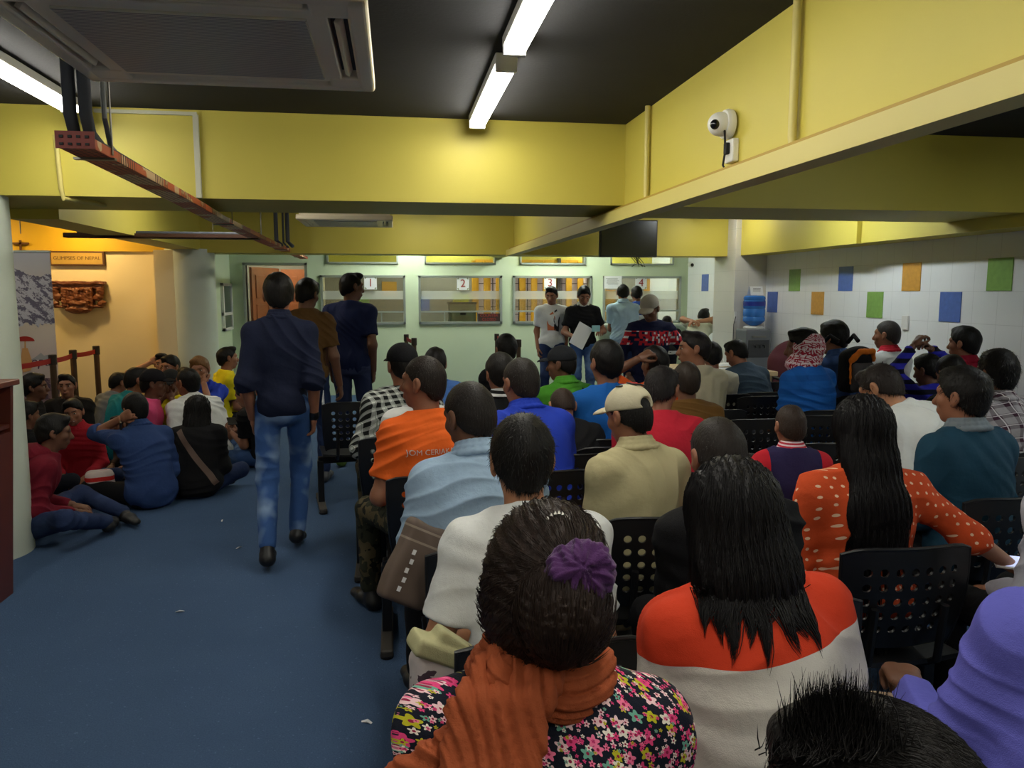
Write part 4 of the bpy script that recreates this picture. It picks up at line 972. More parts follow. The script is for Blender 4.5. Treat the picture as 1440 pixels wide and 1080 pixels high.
# ------------------------------------------------------------ water dispenser
t = thing('water_dispenser', 'grey floor standing water dispenser in front of the tiled column', 'water dispenser', (4.5, 9.18, 0)); SG = M('silver_grey_plastic', (112, 116, 122), .4, .2)
G().b2(-.165, .165, -.16, .16, 0, 1.13, .02).out('cabinet', SG, t); G().b2(-.14, .14, -.168, -.155, .78, 1.0, .01).out('tap_recess', M('dark_grey_recess', (60, 62, 66), .5), t)
for k, (x, c_) in enumerate(((-.06, (180, 40, 36)), (.0, (200, 200, 205)), (.06, (50, 80, 170)))):
    G().tube([(x, -.16, .93), (x, -.20, .93), (x, -.21, .9)], .011).out('tap', BLACK, t); 
G().b2(-.09, .09, -.172, -.16, 1.03, 1.05).out('handle_bar', STEEL, t); G().lathe([(.12, 1.13), (.13, 1.15), (.10, 1.17)], 28).out('bottle_collar', WHITE, t)
def bottle_mat():
    m, t_, b = mat_new('blue_water_bottle'); b.inputs['Base Color'].default_value = lin((72, 140, 226)); b.inputs['Roughness'].default_value = .12; b.inputs['Transmission Weight'].default_value = .35; b.inputs['IOR'].default_value = 1.3; return m
t = thing('water_bottle', 'large upturned blue water bottle on the dispenser', 'bottle', (4.5, 9.18, 1.15))
pr_ = [(.03, 0), (.04, .02), (.09, .04), (.135, .08), (.135, .12), (.128, .135), (.135, .15), (.135, .22), (.128, .235), (.135, .25), (.135, .33), (.128, .345), (.134, .36), (.13, .385), (.11, .40), (.0, .402)]
G().lathe(pr_, 40).out('bottle', bottle_mat(), t, smooth=True); G().lathe([(.1365, .27), (.1365, .325)], 40).out('blue_label', M('dark_blue_label', (30, 50, 150), .4), t)

t = thing('notice_sheet', 'white folded notice card propped on top of the blue water bottle', 'notice', (4.5, 9.16, 1.555)); g = G()
g.box((0, -.03, .055), (.17, .003, .115), Matrix.Rotation(-.3, 3, 'X')); g.box((0, .035, .055), (.17, .003, .115), Matrix.Rotation(.35, 3, 'X')); g.out('card', PAPER, t); g = G()
for k in range(4): g.box((0, -.034-.006*k*0, .085-.016*k), (.1, .001, .004), Matrix.Rotation(-.3, 3, 'X'))
g.out('printed_lines', INK, t)
t = thing('wall_socket', 'white socket plate with a cable on the tiled column beside the dispenser', 'socket', (4.345, 9.385, 1.28)); G().box((0, 0, 0), (.03, .02, .12), None, .004).out('plate', WHITE, t)
G().tube([(0, -.015, 0), (-.03, -.03, -.1), (-.035, -.03, -.6), (-.02, -.04, -.9)], .006, 6).out('cable', M('grey_cable', (90, 90, 90), .6), t)
c = onY(1255, 443, 7.); t = tag(G().box((4.75, 6.6, 1.31), (.018, .09, .13), None, .004).out('wall_switch', WHITE), 'white switch plate on the tiled wall below the green tile', 'switch')
# ------------------------------------------------------------ desk and things on it
LW = M('light_desk_laminate', (196, 170, 130), .45, vary=.1, vscale=8)
t = thing('desk', 'light wooden desk before the tiled column', 'desk', (3.33, 8.15, 0))
G().b2(-.72, .72, -.5, .5, .70, .75, .006).out('desk_top', LW, t); G().b2(-.68, -.63, -.45, .45, 0, .70).out('side_panel', LW, t); G().b2(.63, .68, -.45, .45, 0, .70).out('side_panel', LW, t); G().b2(-.63, .63, .35, .38, .2, .70).out('back_panel', LW, t)
for k in range(4):
    p_ = tag(G().box((0, 0, 0), (.21, .3, .006)).out('paper_pile', PAPER), 'white sheets spread on the light desk, %s' % ['nearest the desk corner', 'under the router', 'at the right edge', 'top of the pile'][k], 'papers', 'papers on the light desk'); p_.location = (3.35+.16*k, 7.85+.12*(k % 2), .754+.007*k); p_.rotation_euler = (0, 0, .4*k-.5)
t = thing('router', 'white network router with three upright antennas on the desk papers', 'router', (3.62, 8.0, .785)); G().b2(-.11, .11, -.07, .07, 0, .03, .008).out('case', WHITE, t)
for k in range(3): G().tube([(-.1+.1*k, .07, .02), (-.14+.1*k, .08, .17)], .011, 8).out('antenna', WHITE, t)
t = thing('office_chair', 'dark maroon upholstered office chair between the desk and the tiled wall', 'chair', (4.40, 7.75, 0)); MAR = M('maroon_upholstery', (86, 34, 42), .8, bumpscale=80)
v, f = solid([ell((0, .22, .80), (.31, .07, .27)), rbox((0, .22, .7), (.28, .06, .2), .05)], .012, .05); sd_mesh('backrest', [(v, f)], MAR, t)
v, f = solid([rbox((0, -.02, .46), (.27, .25, .06), .05)], .012); sd_mesh('seat', [(v, f)], MAR, t); G().tube([(0, 0, .1), (0, 0, .42)], .03).out('pedestal', BLACK, t)
for k in range(5): a = 2*PI*k/5; G().tube([(0, 0, .11), (.27*math.cos(a), .27*math.sin(a), .05)], [.022, .015]).out('leg', BLACK, t)
for sx in (-1, 1): G().tube([(sx*.27, -.1, .45), (sx*.3, -.12, .66), (sx*.3, .15, .67), (sx*.27, .2, .6)], .02).out('armrest', BLACK, t)
# ------------------------------------------------------------ lectern at the left edge
LB = M('reddish_brown_laminate', (96, 42, 30), .4, vary=.2, vscale=9)
t = thing('lectern', 'reddish brown wooden lectern with open shelf at the left edge of the picture', 'lectern', (-2.2, 4.1, 0))
g = G().prism([(-.25, 0), (.16, 0), (.24, 1.12), (-.25, 1.12)], -.22, -.19); g.out('side_panel', LB, t)
G().prism([(-.25, 0), (.16, 0), (.24, 1.12), (-.25, 1.12)], .17, .2).out('side_panel', LB, t)
G().b2(-.27, .265, -.24, .22, 1.12, 1.15, .006).out('top', LB, t); G().b2(-.25, .22, -.19, .17, .9, .92).out('shelf', LB, t); G().b2(-.25, -.22, -.19, .17, 0, 1.12).out('front_panel', LB, t)
G().prism([(.13, 0), (.16, 0), (.222, .88), (.192, .88)], -.19, .17).out('front_panel', LB, t)
p_ = tag(G().b2(.0, .2, -.13, .1, .921, .925).out('paper_sheet', PAPER), 'white sheet lying on the lectern shelf', 'paper'); p_.location = (-2.2, 4.1, 0)
# scraps on the carpet
for k, (px, py) in enumerate(((253, 861), (336, 771), (312, 733), (516, 1017))):
    c = at(px, py, 1.6*1080/(py-410)/1.0); r = _cF+_cR*((px-720)/FPX)+_cU*((540-py)/FPX); c = Vector((0, 0, EYE))+r*(-EYE/r.z)
    o = G().add([(-.022, -.004, .003), (.0, -.008, .012), (.024, -.002, .004), (.02, .006, .003), (-.002, .004, .009), (-.02, .006, .002), (0, 0, .001)], [(0, 1, 4, 5), (1, 2, 3, 4), (0, 6, 2, 1), (5, 4, 3, 6), (0, 5, 6)]).out('paper_scrap', PAPER); o.location = (c.x, c.y, 0.001); o.rotation_euler = (0, 0, k*.9)
    tag(o, 'tiny white scrap on the blue carpet, %s' % ['nearest to the camera on the left', 'near the heel of the walking man', 'by the seated group', 'beside the front bench feet'][k], 'scrap', 'scraps on the carpet')
# ------------------------------------------------------------ perforated waiting chairs
def make_chair():
    root = thing('waiting_chair', 'x', 'chair')
    nx, nz = 9, 7; W_, Hh = .44, .34; V = []; F = []
    def surf(u, v):      # u -1..1, v 0..1
        wv = W_/2*(1-.10*(1-v)**3); x = u*wv; z = .47+v*Hh-.02*(abs(u)**6); y = -.20-.055*v+.045*u*u-.02*math.sin(v*PI); return (x, y, z)
    idx = {}
    def vid(key, u, v):
        if key not in idx: idx[key] = len(V); V.append(surf(u, v))
        return idx[key]
    n8 = 12
    for i in range(nx):
        for j in range(nz):
            u0, u1 = -1+2*i/nx, -1+2*(i+1)/nx; v0, v1 = j/nz, (j+1)/nz; cu, cv = (u0+u1)/2, (v0+v1)/2; hu, hv = (u1-u0)/2, (v1-v0)/2
            hole = 0 < i < nx-1 and 0 < j < nz-1
            sq = []; ci = []
            for k in range(n8):
                a = 2*PI*(k+.5)/n8; cx, cy = math.cos(a), math.sin(a); m_ = max(abs(cx), abs(cy)); bu, bv = cu+hu*cx/m_, cv+hv*cy/m_
                sq.append(vid((round(bu, 4), round(bv, 4)), bu, bv))
                if hole: ci.append(vid((i, j, k), cu+hu*.56*cx, cv+hv*.56*cy))
            cs = []
            for sx, sy in ((1, 1), (-1, 1), (-1, -1), (1, -1)): cs.append(vid((round(cu+sx*hu, 4), round(cv+sy*hv, 4)), cu+sx*hu, cv+sy*hv))
            ring = []
            if hole:
                for k in range(n8): F.append((sq[k], sq[(k+1) % n8], ci[(k+1) % n8], ci[k]))
            else: F.append(tuple(sq))
            continue
            for k in range(n8):
                ring.append((sq[k], ci[k] if hole else None))
                if k % 3 == 0 or True:
                    a0 = 2*PI*(k+.5)/n8; a1 = 2*PI*(k+1.5)/n8
                    for q in range(4):
                        aq = PI/4+q*PI/2
                        if a0 < aq < a1 or a0 < aq+2*PI < a1: ring.append((cs[q], None))
            if hole:
                L = len(ring); k = 0
                while k < L:
                    a_, b_ = ring[k], ring[(k+1) % L]
                    if b_[1] is None: c_ = ring[(k+2) % L]; F.append((a_[0], b_[0], c_[0], c_[1], a_[1])); k += 2
                    else: F.append((a_[0], b_[0], b_[1], a_[1])); k += 1
            else: F.append(tuple(r_[0] for r_ in ring))
    me = bpy.data.meshes.new('backrest'); me.from_pydata(V, [], F); me.update(); o = link_mesh('backrest', me, BLACK, root)
    md = o.modifiers.new('s', 'SOLIDIFY'); md.thickness = .009; md.offset = 0
    dg = bpy.context.evaluated_depsgraph_get(); me2 = bpy.data.meshes.new_from_object(o.evaluated_get(dg)); o.modifiers.clear(); o.data = me2; me2.shade_smooth(); me2.set_sharp_from_angle(angle=.7)
    pt = [surf(u, 1) for u in np.linspace(-1, 1, 13)]; rim = [surf(-1, v) for v in np.linspace(0, 1, 7)][:-1]+pt+[surf(1, v) for v in np.linspace(1, 0, 7)][1:]
    G().tube(rim, .007, 8).out('rim', BLACK, root, smooth=True)
    g = G(); n = 12; Vs = []; Fs = []
    for i in range(n+1):
        for j in range(n+1):
            u, v = -1+2*i/n, j/n; Vs.append((u*.225, -.20+.43*v, .43-.018*math.cos(u*1.5)-.035*max(0, v-.8)*3*(v-.8)/.2+.03*max(0, .15-v)))
    for i in range(n):
        for j in range(n): a = i*(n+1)+j; Fs.append((a, a+n+1, a+n+2, a+1))
    me = bpy.data.meshes.new('seat'); me.from_pydata(Vs, [], Fs); me.update(); o = link_mesh('seat', me, BLACK, root); md = o.modifiers.new('s', 'SOLIDIFY'); md.thickness = .016; md.offset = -1
    me2 = bpy.data.meshes.new_from_object(o.evaluated_get(bpy.context.evaluated_depsgraph_get())); o.modifiers.clear(); o.data = me2; me2.shade_smooth(); me2.set_sharp_from_angle(angle=.7)
    g = G()
    for sx in (-1, 1): G().tube([(sx*.12, .12, .385), (sx*.12, -.16, .385), (sx*.12, -.225, .43), (sx*.12, -.245, .62)], .013, 8).out('backrest_bracket', BLACK, root, smooth=True)
    G().box((0, -.02, .355), (.50, .055, .05), None, .006).out('beam', BLACK, root)
    DG = M('worn_grey_foot', (58, 54, 50), .6)
    for sx in (-1, 1):
        l_ = G().box((sx*.235, -.02, .19), (.045, .06, .33), None, .006).out('leg', BLACK, root)
        G().box((sx*.235, -.0, .025), (.055, .5, .035), None, .01).out('foot_bar', DG, l_)
        for sy in (-1, 1): G().lathe([(.028, 0), (.03, .012), (.024, .022)], 14, (sx*.235, sy*.22, 0)).out('foot_glide', BLK2, l_)
    return root
CHAIR = make_chair(); CH_USED = [False]
def chair(x, y, label, rz=0.):
    if not CH_USED[0]: CH_USED[0] = True; CHAIR.location = (x, y, 0); CHAIR.rotation_euler = (0, 0, rz); CHAIR['label'] = label; CHAIR['group'] = 'black waiting chairs in rows'; return CHAIR
    c = dup(CHAIR, (x, y, 0), rz, label); return c
# ------------------------------------------------------------ who sits and stands where
JN = cloth('blue_jeans', (52, 78, 122), 'denim', (120, 145, 180)); JD = cloth('dark_trousers', (28, 30, 38)); JB = cloth('dark_blue_jeans', (36, 50, 84), 'denim', (62, 80, 118)); BLC = cloth('black_cloth', (17, 17, 20))
KH = cloth('beige_trousers', (150, 135, 105)); CAMO = cloth('camouflage_cloth', (44, 46, 34), 'camo', (84, 74, 52), (24, 26, 22))
WHT = cloth('white_tee', (214, 216, 214)); MARC = cloth('maroon_hoodie_cloth', (110, 22, 38))
DKS, MDS, LTS = (110, 74, 55), (146, 98, 74), (186, 136, 108)
R = {}
def seat_chair(r, label, dy=0.0, dx=0.0):
    o = r['ro']; chair(o.location.x+dx, o.location.y+dy, label, o.rotation_euler.z)
# ---- row nearest the camera
R['floral'] = person('seated woman in a dark floral blouse and rust scarf with a purple hair tie', 776, 716, 1.17, face=-4, lean=8, twist=-3, head=(-6, 12, 4), fem=True, hair=None,
    shirt=cloth('floral_blouse', (20, 24, 38), 'floral'), sleeve='long', pants=BLC, skin=LTS, w=1.06, build=1.0)
r = R['floral']; s = r['s']; H, Rh, N, B, U, Fw, Rt, ro = (r[k] for k in ('H', 'Rh', 'N', 'B', 'u2', 'Fw', 'Rt', 'ro'))
q = lambda x, y, z: H+Rh@np.array([x, y, z])*s
HBR = hair_mat((38, 27, 22))
fl = Fld(*bounds([ell(q(0, -.04, .01), (.14*s, .16*s, .16*s))], .03), .005)
fl.add(ell(q(0, -.014, .03), (.095*s, .112*s, .105*s), Rh.T), .02); fl.add(ell(q(0, -.055, -.02), (.096*s, .088*s, .105*s), Rh.T), .03); fl.add(ell(q(.03, -.125, -.02), (.07*s, .06*s, .075*s), Rh.T), .02)
n = Rh@unit([0, .8, -.55]); fl.plane(n, q(0, .045, .0), .015)
v, f = nets(fl); c0 = q(.03, -.1, .02)
def comb_disp(v, c, amp=.0022, fr=85):
    d = v-c; az = np.arctan2(d[:, 0], d[:, 2]*.8+.02); return amp*(np.sin(az*fr+3*np.sin(6*d[:, 1]*9))*.6+np.sin(az*fr*.43+1)*.8)
nv = vnorm(v, f); v = v+nv*comb_disp(v, c0)[:, None]
paths = []; rg = np.random.default_rng(5); ix = rg.integers(0, len(v), 2600)
for i in ix:
    p = v[i]; t_ = c0-p; t_ = t_-nv[i]*(t_@nv[i]); L = np.linalg.norm(t_)
    if L < .02: continue
    t_ = t_/L; p0 = p+nv[i]*.001; paths.append([p0-nv[i]*.002, p0+t_*.014+nv[i]*.0004, p0+t_*.03-nv[i]*.0012, p0+t_*.042-nv[i]*.004])
sv, sf = strand_tubes(paths, .0008); hb = sd_mesh('hair', [(v, f), (sv, sf)], HBR, ro)
# scrunchie: ruffled ring round the bun
cc = q(.05, -.14, .045); nn_ = unit(Rh@np.array([.1, -1, .35])); e1 = unit(np.cross(nn_, [0, 0, 1])); e2 = np.cross(nn_, e1); pr = []
for k in range(26):
    a0, a1 = 2*PI*k/26, 2*PI*(k+1)/26; rr = .031*s*(1+.12*math.sin(k*2.4)); pr.append(cone(cc+(e1*math.cos(a0)+e2*math.sin(a0)*.8)*rr+nn_*.008*math.sin(k*2.1), cc+(e1*math.cos(a1)+e2*math.sin(a1)*.8)*.031*s, .014*s+.004*math.sin(k*1.7), .014*s))
pr += [ell(cc+nn_*.012+e1*.012, (.024*s, .02*s, .018*s)), ell(cc+nn_*.014-e2*.014, (.022*s, .016*s, .014*s))]
def ruffle(v):
    d = v-cc; a = np.arctan2(d@e2, d@e1); return .003*np.sin(a*9+3*np.sin((d@nn_)*150)+2*np.sin(d[:, 2]*90))+.0014*np.sin(a*23+(d@nn_)*300)
v2, f2 = solid(pr, .003, .008, disp=ruffle, m=.03); tie = sd_mesh('hair_tie', [(v2, f2)], cloth('purple_velvet', (74, 38, 88), wr=1.), ro); MATS['purple_velvet'].node_tree.nodes['Principled BSDF'].inputs['Sheen Weight'].default_value = .15
g = G()
for k in range(12): p = q(-.015+.009*k*.6, -.09+.002*k, .118-.001*(k-5)**2); g.lathe([(.0, -.004), (.004, 0), (.0, .004)], 6, p)
g.out('hair_clip_beads', STEEL, hb)
# scarf: loops round the neck, fringed end over the left shoulder and one falling down the back
RUST = cloth('rust_scarf', (150, 74, 42), wr=1.)
def scarf_folds(dr, sd=0.):
    dr = unit(dr)
    def f(v):
        t_ = v@dr; w = 1.8*np.sin(v[:, 2]*19+v[:, 0]*13+sd)+1.3*np.sin(v[:, 0]*31-v[:, 1]*17+sd); c = np.abs(np.sin(t_*105+w)); e = np.abs(np.sin(t_*230+2.2*w+1))
        return .0085*(c**.7-.6)+.0042*(e**.6-.6)+.0011*np.sin(t_*800+6*w)
    return f
def pleats(amp, dr, fr=260):
    dr = unit(dr)
    return lambda v: amp*(np.sin((v@dr)*fr+1.6*np.sin(v[:, 2]*22+v[:, 0]*15))*.7+np.sin((v@dr)*fr*.37+2*np.sin(v[:, 0]*18)))
pr = []; base = N-U*.02*s
for lp, (zz, ra, rb, tk) in enumerate(((.005, .074, .074, .024), (-.028, .086, .084, .027), (.033, .064, .066, .019))):
    for k in range(24):
        a0, a1 = 2*PI*k/24, 2*PI*(k+1)/24; f_ = lambda a: base+U*(zz+.012*math.sin(a*2+lp))*s+Rt*math.cos(a)*ra*s+Fw*math.sin(a)*rb*s
        pr.append(cone(f_(a0), f_(a1), tk*s, tk*s))
v1, f1 = solid(pr, .0036, .012, disp=scarf_folds(U), m=.03)
sh = r['S0']; bk = lambda x, y, z: A0+Rt*x*s-Fw*y*s+U*z*s
A0 = B-U*.10*s
# chain lies on the shirt: over the left shoulder then down the back
path = [bk(-.03, .07, .16), bk(-.07, .125, .11), bk(-.085, .155, .03), bk(-.075, .172, -.08), bk(-.06, .178, -.20), bk(-.05, .178, -.33)]
pr = []
for a_, b_ in zip(path[:-1], path[1:]): pr += [cone(a_+Rt*dx*s, b_+Rt*dx*s*1.05, .021*s, .021*s, Fw, .7) for dx in (-.045, -.02, .005, .03, .05)]
v2, f2 = solid(pr, .0036, .012, disp=scarf_folds(Rt*.95+U*.2, 1.), m=.03)
path = [bk(-.06, .09, .14), bk(-.11, .12, .075), bk(-.165, .12, .025), bk(-.225, .10, -.01)]; pr = []
for a_, b_ in zip(path[:-1], path[1:]): pr += [cone(a_-U*dz*s, b_-U*dz*s, .021*s, .018*s) for dz in (-.015, .01, .035, .055)]
v3, f3 = solid(pr, .0036, .012, disp=scarf_folds(U*.9+Rt*.35, 2.), m=.03)
fr = []
for k in range(150):
    t_ = rg.uniform(-.02, .075); st = bk(-.235, .10+rg.normal()*.012, -.01-t_); fr.append([st, st-Rt*.012+rg.normal(size=3)*.003, st-Rt*.024-U*.006+rg.normal(size=3)*.006])
sv, sf = strand_tubes(fr, .0012)
sd_mesh('scarf', [(v1, f1), (v2, f2), (v3, f3), (sv, sf)], RUST, ro)

def long_hair(r, crown, vol, n, L, w, mat, seed=1, res=.006, spread=1., face_n=(0, 1, -.1), face_p=(0, .075, .05), nclump=46):
    """straight hair hanging behind: vol = prims in head frame, then long locks in pointed clumps falling from the crown over it"""
    s, H, Rh = r['s'], r['H'], r['Rh']; q = lambda p: H+Rh@np.array(p)*s
    prs = [ell(q((0, -.014, .024)), (.092*s, .11*s, .104*s), Rh.T)]+[cone(q(a), q(b), ra*s, rb*s, Rh@np.array([0, 1., 0]), fl_) for a, b, ra, rb, fl_ in vol]
    fl = Fld(*bounds(prs, .03), res)
    for p in prs: fl.add(p, .03)
    fl.plane(Rh@unit(face_n), q(face_p), .01)
    v, f = nets(fl); v = v+vnorm(v, f)*(.003*np.sin((v[:, 0]-H[0])*300+4*np.sin(v[:, 2]*13))+.002*np.sin(v[:, 0]*640+v[:, 1]*200))[:, None]
    nv = vnorm(v, f); rg = np.random.default_rng(seed); paths = []
    bv = BVHTree.FromPolygons([tuple(p) for p in v], [tuple(int(i) for i in k) for k in f])
    cr = q(crown); cx = rg.uniform(-1, 1, (nclump, 2)); cw = rg.normal(size=(nclump, 3))*.10; cl = rg.uniform(.4, 1.4, nclump)
    wd = max(abs(v[:, 0]-H[0]).max(), .01)
    for i in rg.integers(0, len(v), n):
        p = v[i].copy(); P_ = [p+nv[i]*.001]; d = p-cr; d[2] = min(d[2], 0)-.03
        cid = int(np.argmin((cx[:, 0]-(p[0]-H[0])/wd)**2+(cx[:, 1]*.15)**2)); k = 10; LL = L*cl[cid]*rg.uniform(.75, 1.1)
        dv = unit(d*np.array([1, 1, .3])+np.array([0, 0, -.05])); tx = H[0]+cx[cid, 0]*wd*1.04
        for j in range(k):
            pull = (tx-p[0])*(1.5+9*(j/k)**2); dv = unit(dv*.55+np.array([cw[cid, 0]*spread+pull, cw[cid, 1]*.5-.05, -1])*.45); p = p+dv*LL/k
            h = bv.find_nearest(Vector(p))
            if h[0] is not None and h[3] < .035 and j < k-3: p = np.array(h[0])+np.array(h[1])*rg.uniform(.0003, .003)
            P_.append(p)
        paths.append(P_)
    return sd_mesh('hair', [(v, f), strand_tubes(paths, w)], mat, r['ro'])
HBK = hair_mat((17, 15, 16), .42)
# ---- orange and white sweater woman
R['sweater'] = person('seated woman with long black hair and an orange over white sweater', 1022, 652, 1.62, face=-6, lean=13, side=-6, twist=8, head=(-4, 12, -3), fem=True, hair=None, bend=6,
    shirt=cloth('orange_white_sweater', (204, 62, 34), 'split', (206, 202, 194), a=.905, b2=-.14), sleeve='long', pants=BLC, skin=LTS, w=1.12, build=1.06, arms=('wide', 'lap'))
long_hair(R['sweater'], (0, .0, .12), [((0, -.03, .03), (0, -.06, -.13), .098, .108, .8), ((0, -.06, -.12), (-.005, -.08, -.17), .108, .088, .5)], 5200, .27, .0014, HBK, 3)
# ---- head at the bottom edge
R['edge'] = person('person whose dark tousled hair fills the bottom right corner, nearest of all', 1195, 1003, .68, face=25, lean=14, head=(0, 24, 4), hair='full', skin=MDS, shirt=BLC, sleeve='long', pants=BLC, hairc=(26, 24, 24))
r = R['edge']; s = r['s']; q = lambda x, y, z: r['H']+r['Rh']@np.array([x, y, z])*s; rg = np.random.default_rng(8); ps = []
for k in range(3000):
    a = rg.normal(size=2); b0 = q(-.05+.017*a[0], -.02+.022*a[1], .098); tp = b0+np.array([.006*rg.normal()+.004-.004*a[0], .006*rg.normal(), rg.uniform(.02, .075)*max(.25, 1-abs(a[0])*.42)]); ps.append([b0, (b0+tp)/2+rg.normal(size=3)*.003, tp])
for k in range(7000):
    u_ = unit(rg.normal(size=3)*np.array([1, 1, .8])+np.array([0, -.3, .5])); b0 = q(*(u_*np.array([.086, .106, .1])+np.array([0, -.012, .03]))); t_ = np.array([.5, -.8, -.25])+rg.normal(size=3)*.16; t_ = unit(t_-u_*(t_@u_)); e = b0+r['Rh']@(t_*.95+u_*.02)*.035; ps.append([b0, (b0+e)/2+r['Rh']@u_*.003, e])
sd_mesh('hair_lock', [strand_tubes(ps, .0012)], hair_mat((26, 24, 24)), r['ro'])
# ---- periwinkle shirt at the right edge
R['peri'] = person('person in a periwinkle blue shirt reaching in from the right edge holding a brown folder', 1535, 665, 1.42, face=6, side=15, lean=12, hair='short', head=(0, 8, 0), skin=DKS, shirt=cloth('periwinkle_shirt', (98, 98, 188)), sleeve='long', build=1.1, w=1.1,
    pants=BLC, arms=(('px', 1280, 968, 1.62, (-.6, -.3, -1), (0, 0, -1)), 'lap'), fold=.007)
f_ = at(1243, 990, 1.70); t = thing('folder', 'brown paper folder with a plastic edge held by the hand in periwinkle blue', 'folder', f_, -.35)
G().box((0, 0, 0), (.15, .22, .006), Matrix.Rotation(-.25, 3, 'X')).out('folder_cover', M('brown_card', (158, 132, 106), .7), t); G().box((.02, -.01, -.008), (.15, .21, .005), Matrix.Rotation(-.25, 3, 'X')).out('clear_sleeve', M('clear_plastic_sleeve', (150, 165, 195), .2), t)
# ---- second row
WSK = (176, 124, 92)
R['white1'] = person('man in a white tee seated just in front of the floral blouse', 733, 590, 2.08, face=2, lean=14, bend=4, head=(0, 8, 0), hair='full', shirt=WHT, skin=WSK, pants=BLC, w=1.05, arms=('wide', 'lap'))
R['dark1'] = person('man with cropped dark hair in black seated in front of the orange and white sweater', 1005, 590, 2.25, face=0, lean=10, side=-4, head=(3, 14, -2), hair='crop', hairc=(40, 35, 32), shirt=BLC, skin=MDS, pants=BLC)
R['dots'] = person('woman with very long black hair in an orange polka dot blouse on a perforated chair', 1213, 560, 2.62, face=-4, lean=5, head=(5, 6, 2), fem=True, hair=None, shirt=cloth('polka_dot_blouse', (204, 78, 38), 'dots', (240, 200, 170), a=.036), sleeve='roll',
    pants=BLC, skin=LTS, build=1.1, arms=('wide', ('px', 1428, 800, 2.62, (.6, -1, -.7), (-.3, 0, 1))))
long_hair(R['dots'], (0, .0, .12), [((0, -.02, .03), (0, -.065, -.12), .094, .092, .85), ((0, -.065, -.1), (-.005, -.13, -.28), .095, .10, .42), ((-.005, -.13, -.28), (-.01, -.14, -.36), .112, .10, .34)], 5200, .29, .0016, HBK, 4, spread=.6)
r = R['dots']; qd = lambda x, y, z: r['H']+r['Rh']@np.array([x, y, z])*r['s']
o = sd_mesh('hair_clip', [solid([cone(qd(.0, -.118, .02), qd(.055, -.105, .03), .006, .005)], .003, m=.01)], BLACK, r['ro'])
p_ = at(1432, 792, 2.60); t = thing('mobile_phone', 'white lit mobile phone in the hand of the polka dot woman', 'phone', (p_.x, p_.y, p_.z), -.5)
G().box((0, 0, 0), (.15, .075, .009), Matrix.Rotation(.3, 3, 'X'), .003).out('phone_case', WHITE, t); G().box((0, -.001, .0052), (.13, .065, .002), Matrix.Rotation(.3, 3, 'X')).out('phone_screen', M('lit_screen', (190, 200, 240), .3, emit=.5), t)
R['edge2'] = person('person in a grey white shirt cut off by the right edge', 1535, 560, 2.35, face=4, lean=8, hair='short', shirt=cloth('grey_white_shirt', (168, 168, 178)), sleeve='long', pants=BLC, skin=MDS)
# ---- third row
R['ltblue'] = person('heavy man in a light blue shirt with cropped hair and a brown bag strap', 655, 540, 2.72, face=10, lean=13, bend=5, head=(22, 14, 0), hair='crop', hairc=(34, 30, 28), shirt=cloth('light_blue_shirt', (150, 174, 198)), sleeve='long', collar=cloth('light_blue_shirt', (150, 174, 198)), pants=BLC, skin=DKS, w=1.12, build=1.12, arms=('wide', 'lap'))
R['tan'] = person('man in a tan polo shirt and cream cap worn forward', 880, 546, 3.0, face=14, lean=10, head=(16, 14, 0), hair='crop', shirt=cloth('tan_polo', (182, 172, 132)), collar=cloth('tan_polo', (182, 172, 132)), pants=KH, skin=MDS, w=1.05, cap=(cloth('cream_cap', (196, 188, 160)), True))
R['teal'] = person('man in a dark teal jacket with grey collar seated behind the plaid shirt', 1357, 520, 3.2, face=10, lean=7, head=(16, 2, 0), hair='full', shirt=cloth('teal_jacket', (26, 62, 82)), sleeve='long', collar=cloth('grey_collar', (112, 122, 130)), pants=BLC, skin=MDS, w=1.12, build=1.05, arms=('wide', 'wide'))
R['lap'] = person('person in dark clothes under the child, leaning low between the chairs', 1065, 640, 3.15, face=-60, pose='sit', lean=42, head=(0, 30, 0), hair='short', shirt=cloth('dark_grey_shirt', (38, 40, 48)), sleeve='long', pants=cloth('dark_grey_shirt', (38, 40, 48)), skin=DKS)
R['child'] = person('small child in a navy vest with red sleeves and striped collar', 1112, 571, 2.95, face=-8, lean=5, head=(6, 4, 0), hair='crop', hairc=(48, 38, 32), shirt=cloth('navy_child_vest', (42, 36, 74), 'vest', (190, 34, 48), a=.098), build=.92, collar=cloth('red_ribbed_collar', (178, 44, 60), 'stripe', (220, 200, 205), a=.012), pants=BLC, skin=MDS, lift=.28, seat=.3, cat='child')
# ---- fourth row
R['orange'] = person('man in a bright orange tee with a white number 9 on the back', 597, 503, 3.55, face=24, lean=9, head=(36, 0, 0), hair='crop', hairc=(36, 30, 27), shirt=cloth('orange_tee', (226, 98, 34)), pants=CAMO, skin=MDS, w=1.08, build=1.08, arms=('wide', 'lap'))
R['royal'] = person('man in a royal blue shirt with the collar up, seated behind the green shirt', 731, 505, 3.75, face=14, lean=14, bend=5, head=(10, 8, 0), hair='crop', hairc=(38, 34, 32), shirt=cloth('royal_blue_shirt', (36, 62, 178)), sleeve='long', collar=cloth('royal_blue_shirt', (36, 62, 178)), pants=JD, skin=MDS, w=1.18, build=1.08)
R['bald'] = person('person with a bowed close cropped head between the two blue shirts', 788, 549, 4.3, face=0, lean=34, head=(0, 40, 0), hair='buzz', hairc=(52, 40, 34), shirt=BLC, pants=JD, skin=WSK)
R['red'] = person('man in a red tee looking down to the right', 934, 516, 3.75, face=-6, lean=15, head=(-30, 24, 0), hair='short', hairc=(34, 30, 30), shirt=cloth('red_tee', (186, 34, 52)), pants=JD, skin=MDS, w=1.05)
